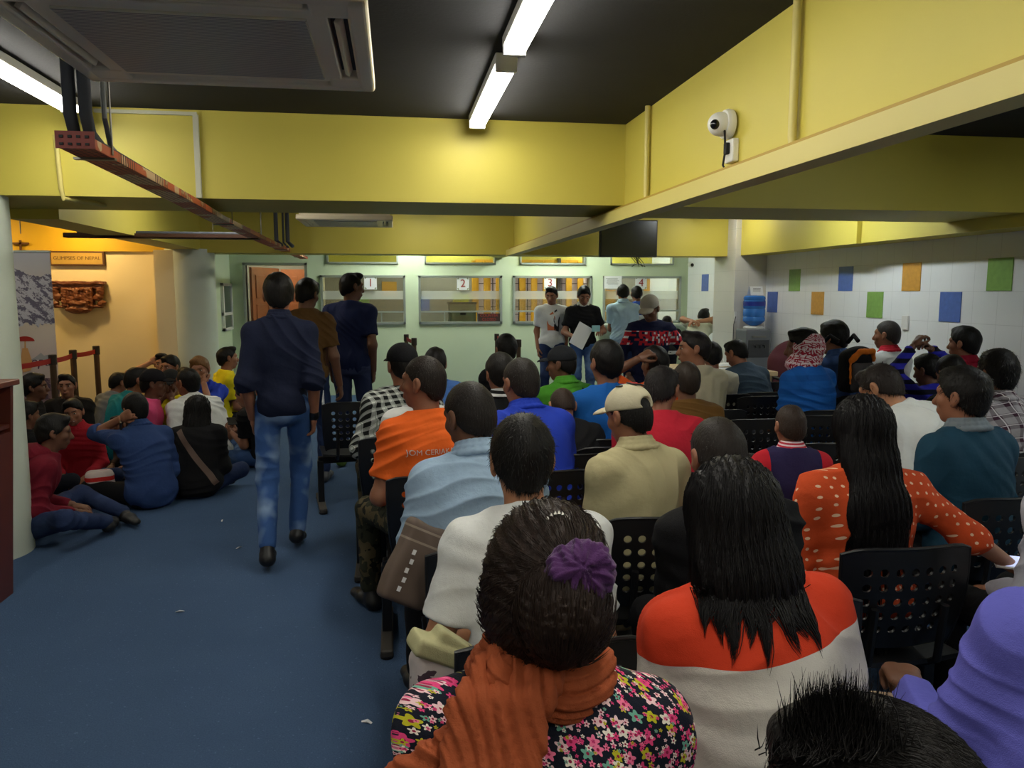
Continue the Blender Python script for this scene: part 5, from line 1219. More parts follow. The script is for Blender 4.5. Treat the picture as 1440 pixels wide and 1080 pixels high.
R['whitelean'] = person('man in a white tee slumped forward to the left', 1224, 516, 4.15, face=22, lean=28, bend=10, side=-8, head=(8, 34, 0), hair='short', hairc=(40, 34, 32), shirt=WHT, pants=JD, skin=WSK, w=1.08, build=1.08, arms=('lap', 'lap'))
# ---- fifth row
R['plaid'] = person('man in a black and white plaid shirt and black cap with camouflage trousers', 565, 486, 4.45, face=8, lean=6, side=4, head=(12, 4, 0), hair='short', shirt=cloth('black_white_plaid', (24, 26, 26), 'plaid', (206, 210, 204), (120, 130, 120), a=.045), sleeve='long', pants=CAMO, skin=MDS, arms=('wide', 'wide'), cap=(cloth('black_cap', (18, 18, 22)), False), w=1.05)
R['wprint'] = person('person in a white printed tee hidden behind the orange tee', 588, 512, 4.15, face=10, lean=10, head=(5, 8, 0), hair='short', shirt=cloth('white_black_print_tee', (210, 212, 210), 'stripe', (186, 188, 186), a=.09), pants=BLC, skin=MDS)
R['blkjk'] = person('person with black tousled hair in a black jacket with a white neck stripe', 703, 499, 4.35, face=10, lean=8, head=(4, 6, 0), hair='full', shirt=cloth('black_jacket', (16, 17, 20)), sleeve='long', pants=BLC, skin=MDS, collar=cloth('black_white_collar', (20, 20, 24), 'stripe', (190, 190, 190), a=.03))
R['green'] = person('man in a green polo and black cap turned to the left', 789, 489, 5.1, face=22, lean=8, head=(34, 6, 0), hair='short', shirt=cloth('green_polo', (72, 142, 42)), collar=cloth('green_polo', (72, 142, 42)), pants=JD, skin=DKS, cap=(cloth('charcoal_cap', (34, 36, 40)), False))
R['blue'] = person('man in a blue tee with thick black hair, seated in front of the tan polo', 853, 481, 4.4, face=6, lean=8, head=(10, 2, 0), hair='full', shirt=cloth('blue_tee', (22, 88, 164)), pants=JD, skin=MDS, w=1.05)
R['olive'] = person('man in a brown tee with cropped hair, between the red tee and the beige jacket', 966, 510, 4.35, face=0, lean=8, head=(2, 2, 0), hair='crop', hairc=(46, 38, 32), shirt=cloth('brown_tee', (98, 68, 28)), pants=JD, skin=DKS, w=1.08)
R['plaid2'] = person('man in a red and white plaid shirt near the right edge', 1405, 495, 4.05, face=2, lean=6, head=(2, 2, 0), hair='full', shirt=cloth('red_white_plaid', (150, 146, 150), 'plaid', (60, 34, 48), (214, 206, 210), a=.075), sleeve='short', collar=cloth('red_white_plaid', (1, 1, 1)), pants=JD, skin=MDS, w=1.1)
R['stripes'] = person('person in a blue and black striped hoodie resting both hands on the head', 1302, 500, 5.3, face=8, lean=16, head=(14, 14, 0), hair='full', shirt=cloth('blue_striped_hoodie', (44, 44, 168), 'stripe', (14, 15, 36), a=.07), sleeve='long', pants=JD, skin=DKS, arms=(('px', 1284, 487, 5.2, (-1, .2, -.6), (0, 0, -1)), ('px', 1308, 490, 5.3, (1, .1, -.5), (0, 0, -1))))
R['blob'] = person('person with bushy black hair bowed beside the striped hoodie', 1333, 503, 4.9, face=0, lean=20, head=(0, 24, 0), hair='full', shirt=BLC, sleeve='long', pants=BLC, skin=MDS)
# ---- sixth row and beyond
R['bluewhite'] = person('person in a blue and white shirt behind the plaid shirt, close to the barrier posts', 612, 491, 5.4, face=6, lean=8, head=(-14, 6, 0), hair='full', shirt=cloth('blue_white_shirt', (196, 198, 204), 'split', (78, 120, 190), a=.98, b2=-.5), pants=JD, skin=MDS)
R['far1'] = person('person with black hair in dark clothes below the gap before the third window', 712, 472, 6.0, face=6, lean=5, head=(6, 0, 0), hair='full', shirt=BLC, pants=JD, skin=MDS)
R['orange2'] = person('person in an orange tee holding the left hand to the ear', 921, 489, 5.1, face=10, lean=10, head=(16, 4, 0), hair='full', shirt=cloth('dark_orange_tee', (220, 88, 32)), pants=JD, skin=DKS, arms=(('px', 897, 505, 4.95, (-1, .3, -.8), (1, 0, 0)), 'lap'))
R['beige'] = person('man in a beige jacket showing the profile of the face to the left', 978, 466, 5.4, face=16, lean=8, head=(56, 2, 0), hair='short', hairc=(30, 26, 26), shirt=cloth('beige_jacket', (168, 160, 136)), sleeve='long', pants=JD, skin=MDS, facevis=True, w=1.05)
R['hood'] = person('person with black hair in a cream top between the beige jacket and the grey tee', 1002, 483, 6.2, face=-4, lean=8, head=(-8, 6, 0), hair='full', shirt=cloth('cream_top', (190, 186, 168)), sleeve='long', pants=JD, skin=MDS)
R['grey'] = person('man in a slate grey tee bowed over the light desk', 1030, 479, 6.5, face=14, lean=20, bend=5, head=(16, 26, 0), hair='short', shirt=cloth('slate_tee', (52, 68, 84)), pants=JD, skin=MDS, w=1.08)
R['keff'] = person('man in a blue polo with a red and white checked scarf over the head', 1129, 464, 5.4, face=24, lean=8, head=(34, 6, 0), hair='full', shirt=cloth('bright_blue_polo', (24, 88, 166), 'stripe', (20, 78, 150), a=.09), pants=JD, skin=DKS, w=1.12, build=1.06)
r = R['keff']; s = r['s']; q = lambda x, y, z: r['H']+r['Rh']@np.array([x, y, z])*s
fl = Fld(*bounds([ell(q(0, -.02, -.05), (.14*s, .15*s, .19*s))], .03), .007)
fl.add(ell(q(0, -.03, .0), (.098*s, .115*s, .115*s), r['Rh'].T), .02); fl.add(ell(q(0, .0, -.1), (.105*s, .115*s, .07*s), r['Rh'].T), .04); fl.add(cone(q(-.03, .05, -.09), q(.05, .03, -.12), .055*s, .05*s), .03)
fl.add(ell(q(0, .11, .02), (.066*s, .06*s, .085*s), r['Rh'].T), .02, True); fl.add(ell(q(-.01, .03, .13), (.07*s, .07*s, .06*s), r['Rh'].T), .02, True)
v, f = nets(fl); v = v+vnorm(v, f)*folds(.006, 3, 1.8)(v)[:, None]; sd_mesh('head_scarf', [(v, f)], cloth('red_checked_scarf', (150, 30, 50), 'keff', (214, 196, 200)), r['ro'])
R['denim'] = person('man in a blue denim shirt with a black and orange backpack on his back', 1171, 453, 6.2, face=18, lean=12, head=(10, 10, 0), hair='full', shirt=cloth('denim_shirt', (66, 94, 150), 'denim', (96, 124, 176)), sleeve='long', collar=cloth('denim_shirt', (1, 1, 1)), pants=JD, skin=MDS)
R['whitered'] = person('man in a white polo with red collar seated along the tiled wall', 1249, 452, 6.9, face=14, lean=6, head=(20, 2, 0), hair='crop', hairc=(52, 48, 46), shirt=cloth('white_red_polo', (206, 208, 206), 'stripe', (206, 208, 206), a=.2), collar=cloth('red_tee', (1, 1, 1)), pants=JD, skin=MDS)
R['maroon'] = person('man in a maroon shirt by the tiled wall at the right', 1358, 461, 5.9, face=12, lean=6, head=(14, 2, 0), hair='full', shirt=cloth('maroon_shirt', (140, 22, 44)), sleeve='long', collar=cloth('maroon_shirt', (1, 1, 1)), pants=JD, skin=MDS)
# ---- people standing
R['walk1'] = person('man in a navy shirt and faded jeans walking away along the aisle', 391, 387, 4.62, face=2, pose='walk', lean=2, head=(6, 6, 0), hair='full', shirt=cloth('navy_shirt', (22, 28, 50)), sleeve='roll', collar=cloth('navy_shirt', (1, 1, 1)), pants=cloth('faded_jeans', (50, 82, 134), 'denim', (150, 176, 206)), skin=MDS, rs=.75,
    arms=('down', 'down'), build=.86, legs=((-.08, -.27, .12), (.05, .12, .09)), shoes=(22, 22, 24), fold=.006, hem=-.12)
r = R['walk1']; wv = [solid([cone(r['W1']+r['hd1']*-.02+np.array([0, 0, 0]), r['W1']+r['hd1']*.0, .033, .033)], .004, m=.02)]; wt = sd_mesh('wristwatch', wv, BLACK, r['ro'])
R['walk2'] = person('man in a brown tee standing in the aisle behind the navy shirt', 433, 394, 6.3, face=-6, pose='stand', lean=3, head=(-22, 12, 0), hair='full', shirt=cloth('olive_brown_tee', (92, 66, 34)), pants=JB, skin=DKS, arms=('down', ('l', (.25, .10, -.12), (.3, -1, 0))), legs=((-.08, -.12, .08), (.09, .14, .08)), shoes=(70, 72, 76), w=.95)
R['walk3'] = person('tall man in a navy tee with green shoes looking over to the counters', 494, 384, 7.0, face=-10, pose='stand', lean=2, head=(-48, 4, 0), hair='short', shirt=cloth('navy_tee', (24, 32, 66)), pants=cloth('indigo_jeans', (44, 52, 82), 'denim', (66, 74, 104)), skin=DKS, arms=('down', 'down'), facevis=True, shoes=(88, 116, 44), w=.98)
p_ = at(455, 565, 6.2); t = tag(G().box((0, 0, 0), (.005, .21, .15), Matrix.Rotation(.5, 3, 'X')).out('paper_sheet', PAPER), 'folded white paper in the hand of the man in the brown tee', 'paper'); t.location = p_
R['win1'] = person('young man in a white printed tee standing before the third counter window', 775, 403, 10.3, face=170, pose='stand', lean=2, head=(-14, 16, 0), hair='short', shirt=WHT, pants=JB, skin=MDS, arms=('down', 'down'), facevis=True)
R['win2'] = person('man in a black sweater over a white collar reading papers before the third window', 822, 404, 10.1, face=176, pose='stand', lean=3, head=(0, 22, 0), hair='full', shirt=BLC, sleeve='short', pants=JN, skin=MDS, arms=(('l', (-.20, .25, .18), (-.6, -.5, -1)), ('l', (.17, .28, .12), (.6, -.5, -1))), facevis=True, collar=cloth('white_tee', (1, 1, 1)))
R['win3'] = person('man in a light blue shirt seen from behind at the fourth counter window', 876, 400, 10.9, face=-4, pose='stand', lean=5, head=(-6, 8, 0), hair='short', shirt=cloth('pale_blue_shirt', (160, 186, 206)), sleeve='short', collar=cloth('pale_blue_shirt', (1, 1, 1)), pants=JB, skin=MDS, arms=('phone', 'phone'))
R['win4'] = person('man in a white and blue striped tee at the fourth counter window', 895, 402, 11.4, face=-4, pose='stand', lean=5, head=(0, 10, 0), hair='short', shirt=cloth('white_blue_striped_tee', (206, 212, 218), 'stripe', (40, 70, 150), a=.14), pants=JB, skin=DKS, arms=('phone', 'phone'))
R['sweat'] = person('person in a navy sweater with a red patterned band and a grey cap', 912, 418, 6.9, face=172, pose='stand', lean=4, head=(-30, 26, 0), hair='short', shirt=cloth('patterned_navy_sweater', (20, 24, 54), 'band', (176, 36, 48), (214, 214, 220), a=1.12, b2=1.25), sleeve='long', pants=cloth('navy_trousers', (24, 30, 62)), skin=DKS, arms=(('l', (-.30, .22, .12), (-.8, -.4, -.6)), ('l', (.22, .12, .0), (.6, -.6, -.6))), facevis=True, cap=(cloth('grey_cap', (158, 152, 142)), False), w=1.08)
R['bend'] = person('man in a cream tee bending at the counter with both hands behind the back', 990, 434, 11.3, face=-35, pose='stand', lean=66, head=(0, 0, 0), hair='short', shirt=cloth('pale_cream_tee', (206, 208, 186)), pants=JD, skin=WSK, arms=(('l', (-.03, -.05, .28), (-1, -.5, .6)), ('l', (.03, -.05, .28), (1, -.5, .6))), w=1.05)
R['bend2'] = person('person in white and black leaning on the counter beside the bending man', 938, 444, 10.9, face=-20, pose='stand', lean=52, head=(0, 10, 0), hair='short', shirt=cloth('white_black_top', (196, 198, 200), 'stripe', (30, 30, 34), a=.2), sleeve='short', pants=JD, skin=MDS, arms=('phone', 'phone'))
# ---- group sitting on the floor
R['f_maroon'] = person('person in a maroon hoodie sitting cross legged on the carpet, nearest of the floor group', 76, 584, 4.95, face=-66, pose='floor', lean=16, bend=6, head=(0, 8, 0), hair='full', shirt=MARC, sleeve='long', pants=JB, skin=DKS, w=1.08, build=1.06, arms=('lap', 'lap'), legs=((.0, .62, .08), (.16, .50, .08)))
r = R['f_maroon']; s = r['s']; B, U, Fw = r['B'], r['u2'], r['Fw']; sd_mesh('hood', [solid([ell(B-U*.02*s-Fw*.07*s, (.13*s, .07*s, .075*s)), cone(B-r['Rt']*.09*s-Fw*.02*s, B+r['Rt']*.09*s-Fw*.02*s, .05*s, .05*s)], .007, .03, disp=folds(.006, 3, 1.6))], MARC, r['ro'])
R['f_phone'] = person('person in a blue denim shirt sitting on the carpet holding a phone to the face', 187, 555, 5.75, face=38, pose='floor', lean=14, bend=8, head=(8, 12, 0), hair='full', shirt=cloth('blue_work_shirt', (44, 66, 112)), sleeve='roll', collar=cloth('blue_work_shirt', (1, 1, 1)), pants=BLC, skin=MDS, arms=('ear', 'lap'), w=1.05)
R['f_black'] = person('person with long dark hair in a black top, back turned, on the carpet', 278, 558, 6.15, face=4, pose='floor', lean=20, bend=8, head=(0, 14, 0), hair=None, shirt=BLC, sleeve='long', pants=JB, skin=MDS, fem=True, w=1.15, build=1.1)
long_hair(R['f_black'], (0, .0, .12), [((0, -.03, .03), (0, -.06, -.15), .096, .115, .8)], 500, .12, .004, HBK, 9, res=.009)
R['f_smile'] = person('smiling man in a red shirt with a dark bag strap facing the camera', 100, 563, 6.1, face=192, pose='floor', lean=10, head=(-6, 4, 6), hair='full', shirt=cloth('red_shirt', (150, 24, 36)), sleeve='long', collar=cloth('red_shirt', (1, 1, 1)), pants=JB, skin=MDS, facevis=True, smile=True)
R['f_face'] = person('round faced man in a black jacket facing the camera behind the smiling man', 93, 526, 7.3, face=190, pose='floor', lean=6, head=(0, 0, 0), hair='short', shirt=cloth('black_brown_jacket', (34, 30, 28)), sleeve='long', pants=JD, skin=MDS, facevis=True)
R['f_left'] = person('person with dark hair and grey black jacket at the left behind the column edge', 46, 527, 6.9, face=-80, pose='floor', lean=8, head=(0, 0, 0), hair='full', shirt=cloth('black_brown_jacket', (1, 1, 1)), sleeve='long', pants=JD, skin=DKS, facevis=True)
R['f_left2'] = person('person with black hair in dark clothes between the column and the maroon hoodie', 36, 566, 5.9, face=-40, pose='floor', lean=8, head=(0, 4, 0), hair='full', shirt=BLC, sleeve='long', pants=JD, skin=DKS)
R['f_grey'] = person('person in a grey shirt turned away between the black jacket and the teal shirt', 168, 524, 8.1, face=-30, pose='floor', lean=22, head=(-10, 14, 0), hair='short', shirt=cloth('grey_shirt', (108, 110, 112)), sleeve='long', pants=JD, skin=MDS)
R['f_teal'] = person('person in a teal shirt leaning behind the black cap', 193, 517, 7.45, face=-35, pose='floor', lean=24, head=(-20, 10, 0), hair='short', shirt=cloth('teal_shirt', (24, 118, 122)), sleeve='long', pants=JD, skin=MDS)
R['f_cap'] = person('man in a black cap and pink shirt looking right', 215, 521, 6.9, face=-80, pose='floor', lean=10, head=(4, 4, 0), hair='short', shirt=cloth('pink_shirt', (206, 74, 118)), pants=JD, skin=DKS, facevis=True, cap=(cloth('black_piped_cap', (22, 20, 24)), False))
R['f_yel'] = person('person in a bright yellow shirt and dark cap with hands at the chin', 238, 522, 7.3, face=176, pose='floor', lean=10, head=(-6, 12, 0), hair='short', shirt=cloth('yellow_shirt', (208, 190, 22)), sleeve='short', pants=JD, skin=DKS, facevis=True, arms=('chin', 'chin'), cap=(cloth('dark_grey_cap', (30, 30, 30)), False))
R['f_white'] = person('person in a white tee turned away on the carpet beside the yellow shirt', 264, 518, 7.1, face=40, pose='floor', lean=26, bend=8, head=(14, 0, 0), hair='short', shirt=WHT, pants=JN, skin=MDS, w=1.1)
R['f_dark'] = person('person with curly dark hair in front of the alcove wall behind the yellow shirt', 239, 501, 8.6, face=170, pose='floor', lean=4, head=(-20, 4, 0), hair='full', shirt=cloth('dark_grey_shirt', (1, 1, 1)), pants=JD, skin=MDS, facevis=True)
R['f_fist'] = person('person at the alcove wall raising a fist', 228, 497, 8.8, face=185, pose='floor', lean=2, head=(0, 0, 0), hair='short', shirt=cloth('tan_shirt', (180, 150, 110)), pants=JD, skin=WSK, facevis=True, arms=('lap', ('px', 211, 510, 8.7, (.6, 0, -1), (0, 1, 0))))
R['f_beard'] = person('man with light brown hair and a blue shirt resting the hand on the mouth', 278, 503, 7.9, face=165, pose='floor', lean=6, head=(10, 6, 8), hair='full', hairc=(110, 78, 48), shirt=cloth('blue_polo', (40, 64, 170)), pants=JD, skin=MDS, facevis=True, arms=('chin', 'lap'))
R['f_edge'] = person('man in a yellow tee sitting against the round column at the wall window', 318, 488, 8.9, face=-60, pose='floor', lean=4, head=(0, 0, 0), hair='short', shirt=cloth('lemon_tee', (226, 208, 30)), pants=JD, skin=MDS, facevis=True)
R['f_phone2'] = person('person in a black tee looking at a phone, half hidden by the walking man', 340, 540, 7.0, face=70, pose='floor', lean=12, head=(0, 20, 0), hair='short', shirt=BLC, pants=JN, skin=MDS, arms=('phone', 'phone'))
R['f_brown'] = person('person in a brown shirt hidden between the red shirt and the denim shirt', 166, 585, 6.5, face=150, pose='floor', lean=22, head=(0, 10, 0), hair='short', shirt=cloth('brown_shirt', (66, 50, 42)), sleeve='long', pants=JD, skin=DKS)
# ---- pointed wisps at the ends of the long hair, lying on the back
def wisps(r, zb, xw, n, seed, lo, hi, mat):
    v, f = r['sv']; bv = BVHTree.FromPolygons([tuple(p) for p in v], [tuple(int(i) for i in k) for k in f]); rg = np.random.default_rng(seed); s, H = r['s'], r['H']; ps = []
    def on(x, z, o):
        h = bv.ray_cast(Vector((x, H[1]-.9, z)), Vector((0, 1, 0))); return np.array([x, (h[0].y if h[0] is not None else H[1]-.12)-o, z])
    for c in range(n):
        x0 = H[0]+xw[0]+(xw[1]-xw[0])*(c+.5*rg.uniform(-1, 1)+.5)/n; L = rg.uniform(lo, hi); dx = (x0-H[0])*.22+rg.normal()*.012; wd = rg.uniform(.009, .018)
        for k in range(70):
            a = rg.normal()*wd; l_ = L*rg.uniform(.7, 1.05); z0 = H[2]+zb+rg.uniform(0, .03); o = rg.uniform(.002, .011)
            ps.append([on(x0+a*(1-.9*t_)+dx*t_+.004*math.sin(6*t_+c), z0-l_*t_, o+.012*(1-t_)) for t_ in (0, .2, .4, .6, .8, 1.)])
    hr = [c_ for c_ in r['ro'].children if c_.name.startswith('hair') and 'clip' not in c_.name][0]
    sd_mesh('hair_wisp', [strand_tubes(ps, .0014)], mat, hr)
wisps(R['sweater'], -.125, (-.09, .09), 10, 3, .05, .105, HBK); wisps(R['dots'], -.29, (-.10, .08), 12, 5, .05, .14, HBK)
# ---- things people carry and prints on clothes
def print_text(r, body, size, xz, mat, front=False, rot=0):
    P = r['A']; o = text_mesh('shirt_print', body, size, mat, r['ro'], (P[0]+xz[0], (1 if front else -1)*.3+P[1], P[2]+xz[1]), (PI/2, rot, PI if front else 0), .0005, fine=True)
    conform(o, r, .008, (0, 1) if front else (0, -1)); return o
PW, PB = M('white_print', (220, 220, 220), .6), M('black_print', (25, 25, 28), .6)
print_text(R['orange'], '9', .13, (-.085, .075), PW); print_text(R['orange'], 'JOM CERIAKAN', .034, (-.05, .165), PW)
r = R['win1']; o = G().prism([(-.05, -.12), (.06, -.12), (.07, .0), (.03, .1), (-.01, .13), (-.04, .05)], 0, .001).out('shirt_print', M('orange_figure_print', (196, 110, 70), .7), r['ro']); o.location = (r['A'][0]+.0, r['A'][1]+.3, r['A'][2]+.1); conform(o, r, .004, (0, 1))
o = G().prism([(-.09, -.14), (-.03, -.12), (-.02, .02), (-.03, .14), (-.06, .16), (-.1, .05)], 0, .001).out('shirt_print', PB, r['ro']); o.location = (r['A'][0]+.0, r['A'][1]+.3, r['A'][2]+.1); conform(o, r, .004, (0, 1))
r = R['tan']; s = r['s']; qn = lambda x, y, z: r['H']+r['Rh']@np.array([x, y, z])*s
cpo = [c for c in r['ro'].children if c.name.startswith('cap')][0]
for pts_, mt in ((((.0, -.035, .139), (.02, -.055, .131), (.045, -.04, .127)), M('red_cap_print', (190, 50, 45), .6)), (((-.02, -.04, .138), (-.005, -.075, .124), (.015, -.08, .122), (.03, -.088, .115)), PB), (((-.045, -.0, .13), (-.05, -.04, .127)), PB)):
    v, f = solid([cone(qn(*a_), qn(*b_), .0035, .0035) for a_, b_ in zip(pts_[:-1], pts_[1:])], .0025, .004, m=.01); sd_mesh('cap_print', [(v, f)], mt, cpo)
def strap(r, pts, w, mat, off=.006, name='bag_strap', bone=None):
    """a flat strap laid over the shirt along a polyline given in torso frame (x, z), dropped on the back"""
    v, f = r['sv']; bv = BVHTree.FromPolygons([tuple(p) for p in v], [tuple(int(i) for i in q) for q in f]); A = r['A']; Vs = []; n = 0; L = []
    for (x0, z0), (x1, z1) in zip(pts[:-1], pts[1:]):
        for k in range(8): L.append((x0+(x1-x0)*k/8, z0+(z1-z0)*k/8))
    L.append(pts[-1])
    for k, (x, z) in enumerate(L):
        a, b = L[max(k-1, 0)], L[min(k+1, len(L)-1)]; d = unit([b[0]-a[0], b[1]-a[1]]); nn_ = np.array([-d[1], d[0]])*w/2
        for e in (-1, 1):
            p = Vector((A[0]+x+nn_[0]*e, A[1]-.8, A[2]+z+nn_[1]*e)); h = bv.ray_cast(p, Vector((0, 1, 0))); y = h[0].y-off if h[0] is not None else (Vs[-2][1] if len(Vs) > 1 else A[1])
            Vs.append((p.x, y, p.z)); 
    m_ = len(Vs); Vs += [(x, y+.006, z) for x, y, z in Vs]; Fs = []
    for k in range(len(L)-1): a = 2*k; Fs += [(a, a+1, a+3, a+2), (a+m_, a+2+m_, a+3+m_, a+1+m_), (a, a+2, a+2+m_, a+m_), (a+1, a+1+m_, a+3+m_, a+3)]
    return G().add(Vs, Fs).out(name, mat, r['ro'], smooth=True)
BRS = M('brown_strap_leather', (92, 70, 58), .6, bumpscale=60)
strap(R['ltblue'], [(.15, .24), (.10, .10), (.01, -.08), (-.06, -.2)], .045, BRS); strap(R['f_black'], [(-.12, .24), (.0, .08), (.12, -.08), (.17, -.16)], .04, BRS)
strap(R['green'], [(.10, .26), (.06, .16), (-.02, .02)], .035, BLC); strap(R['f_phone'], [(.02, .24), (.02, .23)], .02, BLC) if False else None
# brown shoulder bag hanging at the left of the white tee chair
def soft_bag(name, label, loc, size, rz, mat, lean=0., seed=1, cat='bag', res=.007):
    t = thing(name, label, cat, loc, rz); Rm = rotx(lean)
    pr = [rbox((0, 0, size[2]/2), (size[0]/2, size[1]/2, size[2]/2), min(size)*.3, Rm.T)]; v, f = solid(pr, res, .02, disp=folds(.006, seed, 1.2), m=.04); sd_mesh('bag_body', [(v, f)], mat, t); return t
def bag_mat():
    m, t, b = mat_new('brown_striped_bag'); oc, x, y, z = obj_xyz(t); f = mth(t, 'FRACT', mth(t, 'MULTIPLY_ADD', z, 1/.04, 20.)); g_ = mth(t, 'MULTIPLY', mth(t, 'LESS_THAN', f, .18), mth(t, 'GREATER_THAN', z, .19))
    col_in(t, b, mixc(t, g_, lin((96, 80, 70)), lin((140, 126, 112)))); b.inputs['Roughness'].default_value = .7; bump(t, b, noise(t, oc, 40, 3), .2, .003); return m
bp = at(560, 850, 2.35); t = soft_bag('shoulder_bag', 'brown striped shoulder bag hanging beside the chair at the aisle', (bp.x, bp.y, bp.z), (.17, .07, .27), 0, bag_mat(), 0); t.rotation_euler = (-.1, .5, .35)
for k in range(5): G().box((-.04+.004*(k % 2), -.041, .05+.03*k), (.012, .002, .016)).out('lettering_mark', PW, t)  # small white dashes standing for the bag's illegible lettering
bp = at(622, 965, 1.75); t = soft_bag('tote_bag', 'white tote bag with dark flower print and cream top band on a chair', (bp.x, bp.y, bp.z-.1), (.15, .08, .2), .25, None, .0, 5)
m_, tt, bb = mat_new('white_flower_print_canvas'); oc_, x_, y_, z_ = obj_xyz(tt); nz_ = noise(tt, oc_, 13, 3, .6); col_in(tt, bb, mixc(tt, mth(tt, 'GREATER_THAN', nz_, .57), lin((196, 186, 184)), lin((72, 54, 66)))); bb.inputs['Roughness'].default_value = .8
t.children[0].data.materials.append(m_)
v, f = solid([rbox((0, 0, .19), (.082, .044, .022), .01, roty(-.5)), rbox((.03, 0, .20), (.06, .03, .02), .01, roty(-.7))], .006, .01, m=.02); sd_mesh('top_band', [(v, f)], cloth('cream_canvas', (176, 172, 132)), t)
# backpack on the denim shirt
r = R['denim']; ro = r['ro']; c_ = at(1203, 507, 5.75); t = thing('backpack', 'black and grey backpack with orange trim on the back of the denim shirt', 'backpack', (c_.x, c_.y, c_.z-.24), RAD(10))
v, f = solid([rbox((0, 0, .16), (.125, .075, .16), .06), ell((0, -.03, .28), (.115, .07, .07))], .01, .04, disp=folds(.004, 3), m=.03); sd_mesh('main_pocket', [(v, f)], cloth('black_nylon', (26, 26, 28)), t)
v, f = solid([rbox((0, -.08, .12), (.10, .035, .11), .035)], .009); sd_mesh('front_pocket', [(v, f)], cloth('grey_nylon', (84, 80, 78)), t)
v, f = solid([cone((-.10, -.07, .25), (-.05, -.10, .315), .022, .022), cone((-.05, -.10, .315), (.06, -.10, .315), .022, .022), cone((.06, -.10, .315), (.10, -.07, .25), .02, .018), cone((-.11, -.08, .08), (-.11, -.07, .24), .009, .009)], .008, .01, disp=folds(.004, 2), m=.02); sd_mesh('orange_trim', [(v, f)], cloth('orange_nylon', (222, 118, 36)), t)
for sx in (-1, 1): G().tube([(sx*.09, .08, .38), (sx*.11, .15, .42), (sx*.12, .22, .36)], .016).out('shoulder_strap', BLC, t)
# papers, phones and bags of others
def held(name, label, cat, px, py, d, size, rot, mat):
    o = tag(G().box((0, 0, 0), size, None, min(size)*.3).out(name, mat), label, cat); o.location = at(px, py, d); o.rotation_euler = rot; return o
held('paper_sheet', 'white sheets hanging from the hands of the man in the black sweater', 'paper', 817, 472, 9.75, (.21, .004, .3), (0, .5, .2), PAPER)
held('passport_wallet', 'pale blue wallet in the other hand of the man in the black sweater', 'wallet', 838, 462, 9.75, (.11, .02, .08), (0, 0, .2), M('pale_blue_card', (140, 190, 200), .5))
held('mobile_phone', 'dark phone held to the face by the denim shirted person on the carpet', 'phone', 170, 606, 5.6, (.012, .075, .14), (.1, 0, .4), BLACK)
held('mobile_phone', 'dark phone in the hands of the black tee behind the walking man', 'phone', 326, 592, 6.8, (.075, .14, .01), (.3, 0, .3), BLACK)
held('pen', 'silver pen tucked at the cheek of the tan polo man', 'pen', 846, 630, 2.85, (.008, .008, .09), (0, .9, 0), STEEL) if False else None
c_ = at(930, 450, 11.6); t = soft_bag('black_bag', 'black bag on the counter ledge beside the bending man', (c_.x, 11.93, 1.12), (.3, .2, .2), 0, BLC, 0, 3)
G().b2(3.2, 4.6, 11.8, 12.08, 1.05, 1.085, .004).out('trim_6', COLM, kind='structure')
c_ = at(140, 672, 5.6); t = soft_bag('patterned_bag', 'white bag with red stripes on the carpet by the maroon hoodie', (c_.x, c_.y, .0), (.2, .16, .28), .4, cloth('white_red_black_print', (196, 180, 176), 'stripe', (190, 40, 36), a=.07), 0, 6)
for a_ in SEEN: print('P', a_)
print('TOTAL', len(R))
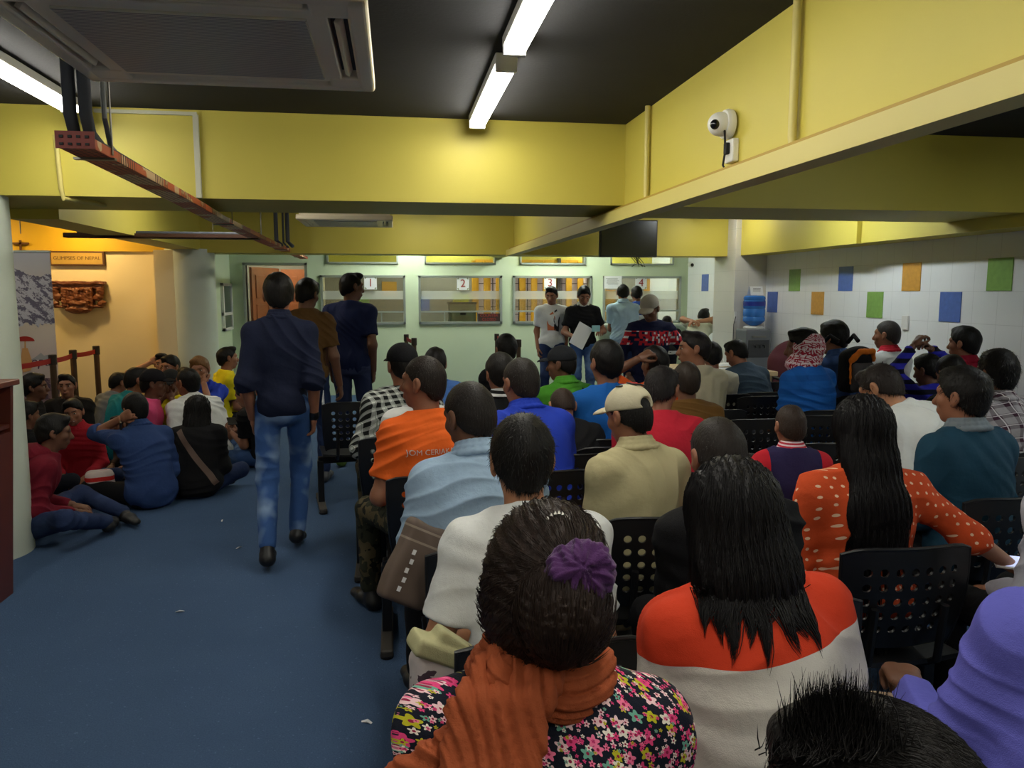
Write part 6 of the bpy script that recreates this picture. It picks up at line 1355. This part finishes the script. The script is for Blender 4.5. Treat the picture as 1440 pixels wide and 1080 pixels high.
# ------------------------------------------------------------ chairs under the seated people and the empty ones
CL = {'floral': 'black perforated chair under the floral blouse', 'sweater': 'black perforated chair under the orange and white sweater', 'edge': 'black chair under the dark tousled hair, nearest of all', 'peri': 'black chair under the periwinkle blue shirt',
 'white1': 'black perforated chair behind the man in the white tee', 'dark1': 'black chair behind the man with cropped hair in a black shirt', 'dots': 'large black perforated chair back behind the polka dot blouse', 'edge2': 'black chair under the grey white shirt at the right edge',
 'ltblue': 'black chair under the light blue shirt', 'tan': 'black chair behind the tan polo shirt', 'teal': 'black chair behind the dark teal jacket', 'lap': 'black chair beneath the child', 'orange': 'black chair under the orange number tee',
 'royal': 'black chair under the royal blue shirt', 'bald': 'black chair under the bowed cropped head', 'red': 'black chair behind the red tee', 'whitelean': 'black chair under the slumped white tee', 'plaid': 'black chair under the black and white plaid shirt',
 'wprint': 'black chair under the white printed tee', 'blkjk': 'black chair under the black jacket with white neck stripe', 'green': 'black chair under the green polo', 'blue': 'black chair behind the blue tee', 'olive': 'black chair behind the brown tee', 'plaid2': 'black chair under the red and white plaid shirt',
 'stripes': 'black chair under the striped hoodie', 'blob': 'black chair under the bushy black hair', 'bluewhite': 'black chair under the blue and white shirt', 'far1': 'black chair under the dark clothes below the window gap', 'orange2': 'black chair under the orange tee with hand at the ear', 'beige': 'black chair under the beige jacket', 'hood': 'black chair under the cream top',
 'grey': 'black chair under the slate grey tee', 'keff': 'black chair under the checked scarf man', 'denim': 'black chair under the denim shirt', 'whitered': 'black chair under the white polo with red collar', 'maroon': 'black chair under the maroon shirt'}
for k, lb in CL.items():
    o = R[k]['ro']; chair(o.location.x, o.location.y+.0, lb, 0.0 if k not in ('lap',) else 0.)

for px, py, d, lb in ((870, 640, 3.9, 'empty black chair back before the tan polo, left of the red tee'), (1072, 545, 6.7, 'empty black chair behind the slate grey tee, farthest of three'), (1075, 560, 5.8, 'empty black chair behind the slate grey tee, middle of three'), (1065, 595, 4.75, 'empty black chair left of the child, nearest of three'),
                  (1160, 560, 4.9, 'empty black chair behind the blue polo'), (1170, 600, 4.0, 'empty black chair between the child and the slumped white tee'), (835, 635, 3.95, 'x')):
    if lb == 'x': continue
    c_ = at(px, py, d); chair(c_.x, c_.y+.2, lb)
c_ = at(492, 560, 5.6); chair(c_.x, c_.y+.1, 'empty black chair at the aisle beside the man in the navy tee', .15)
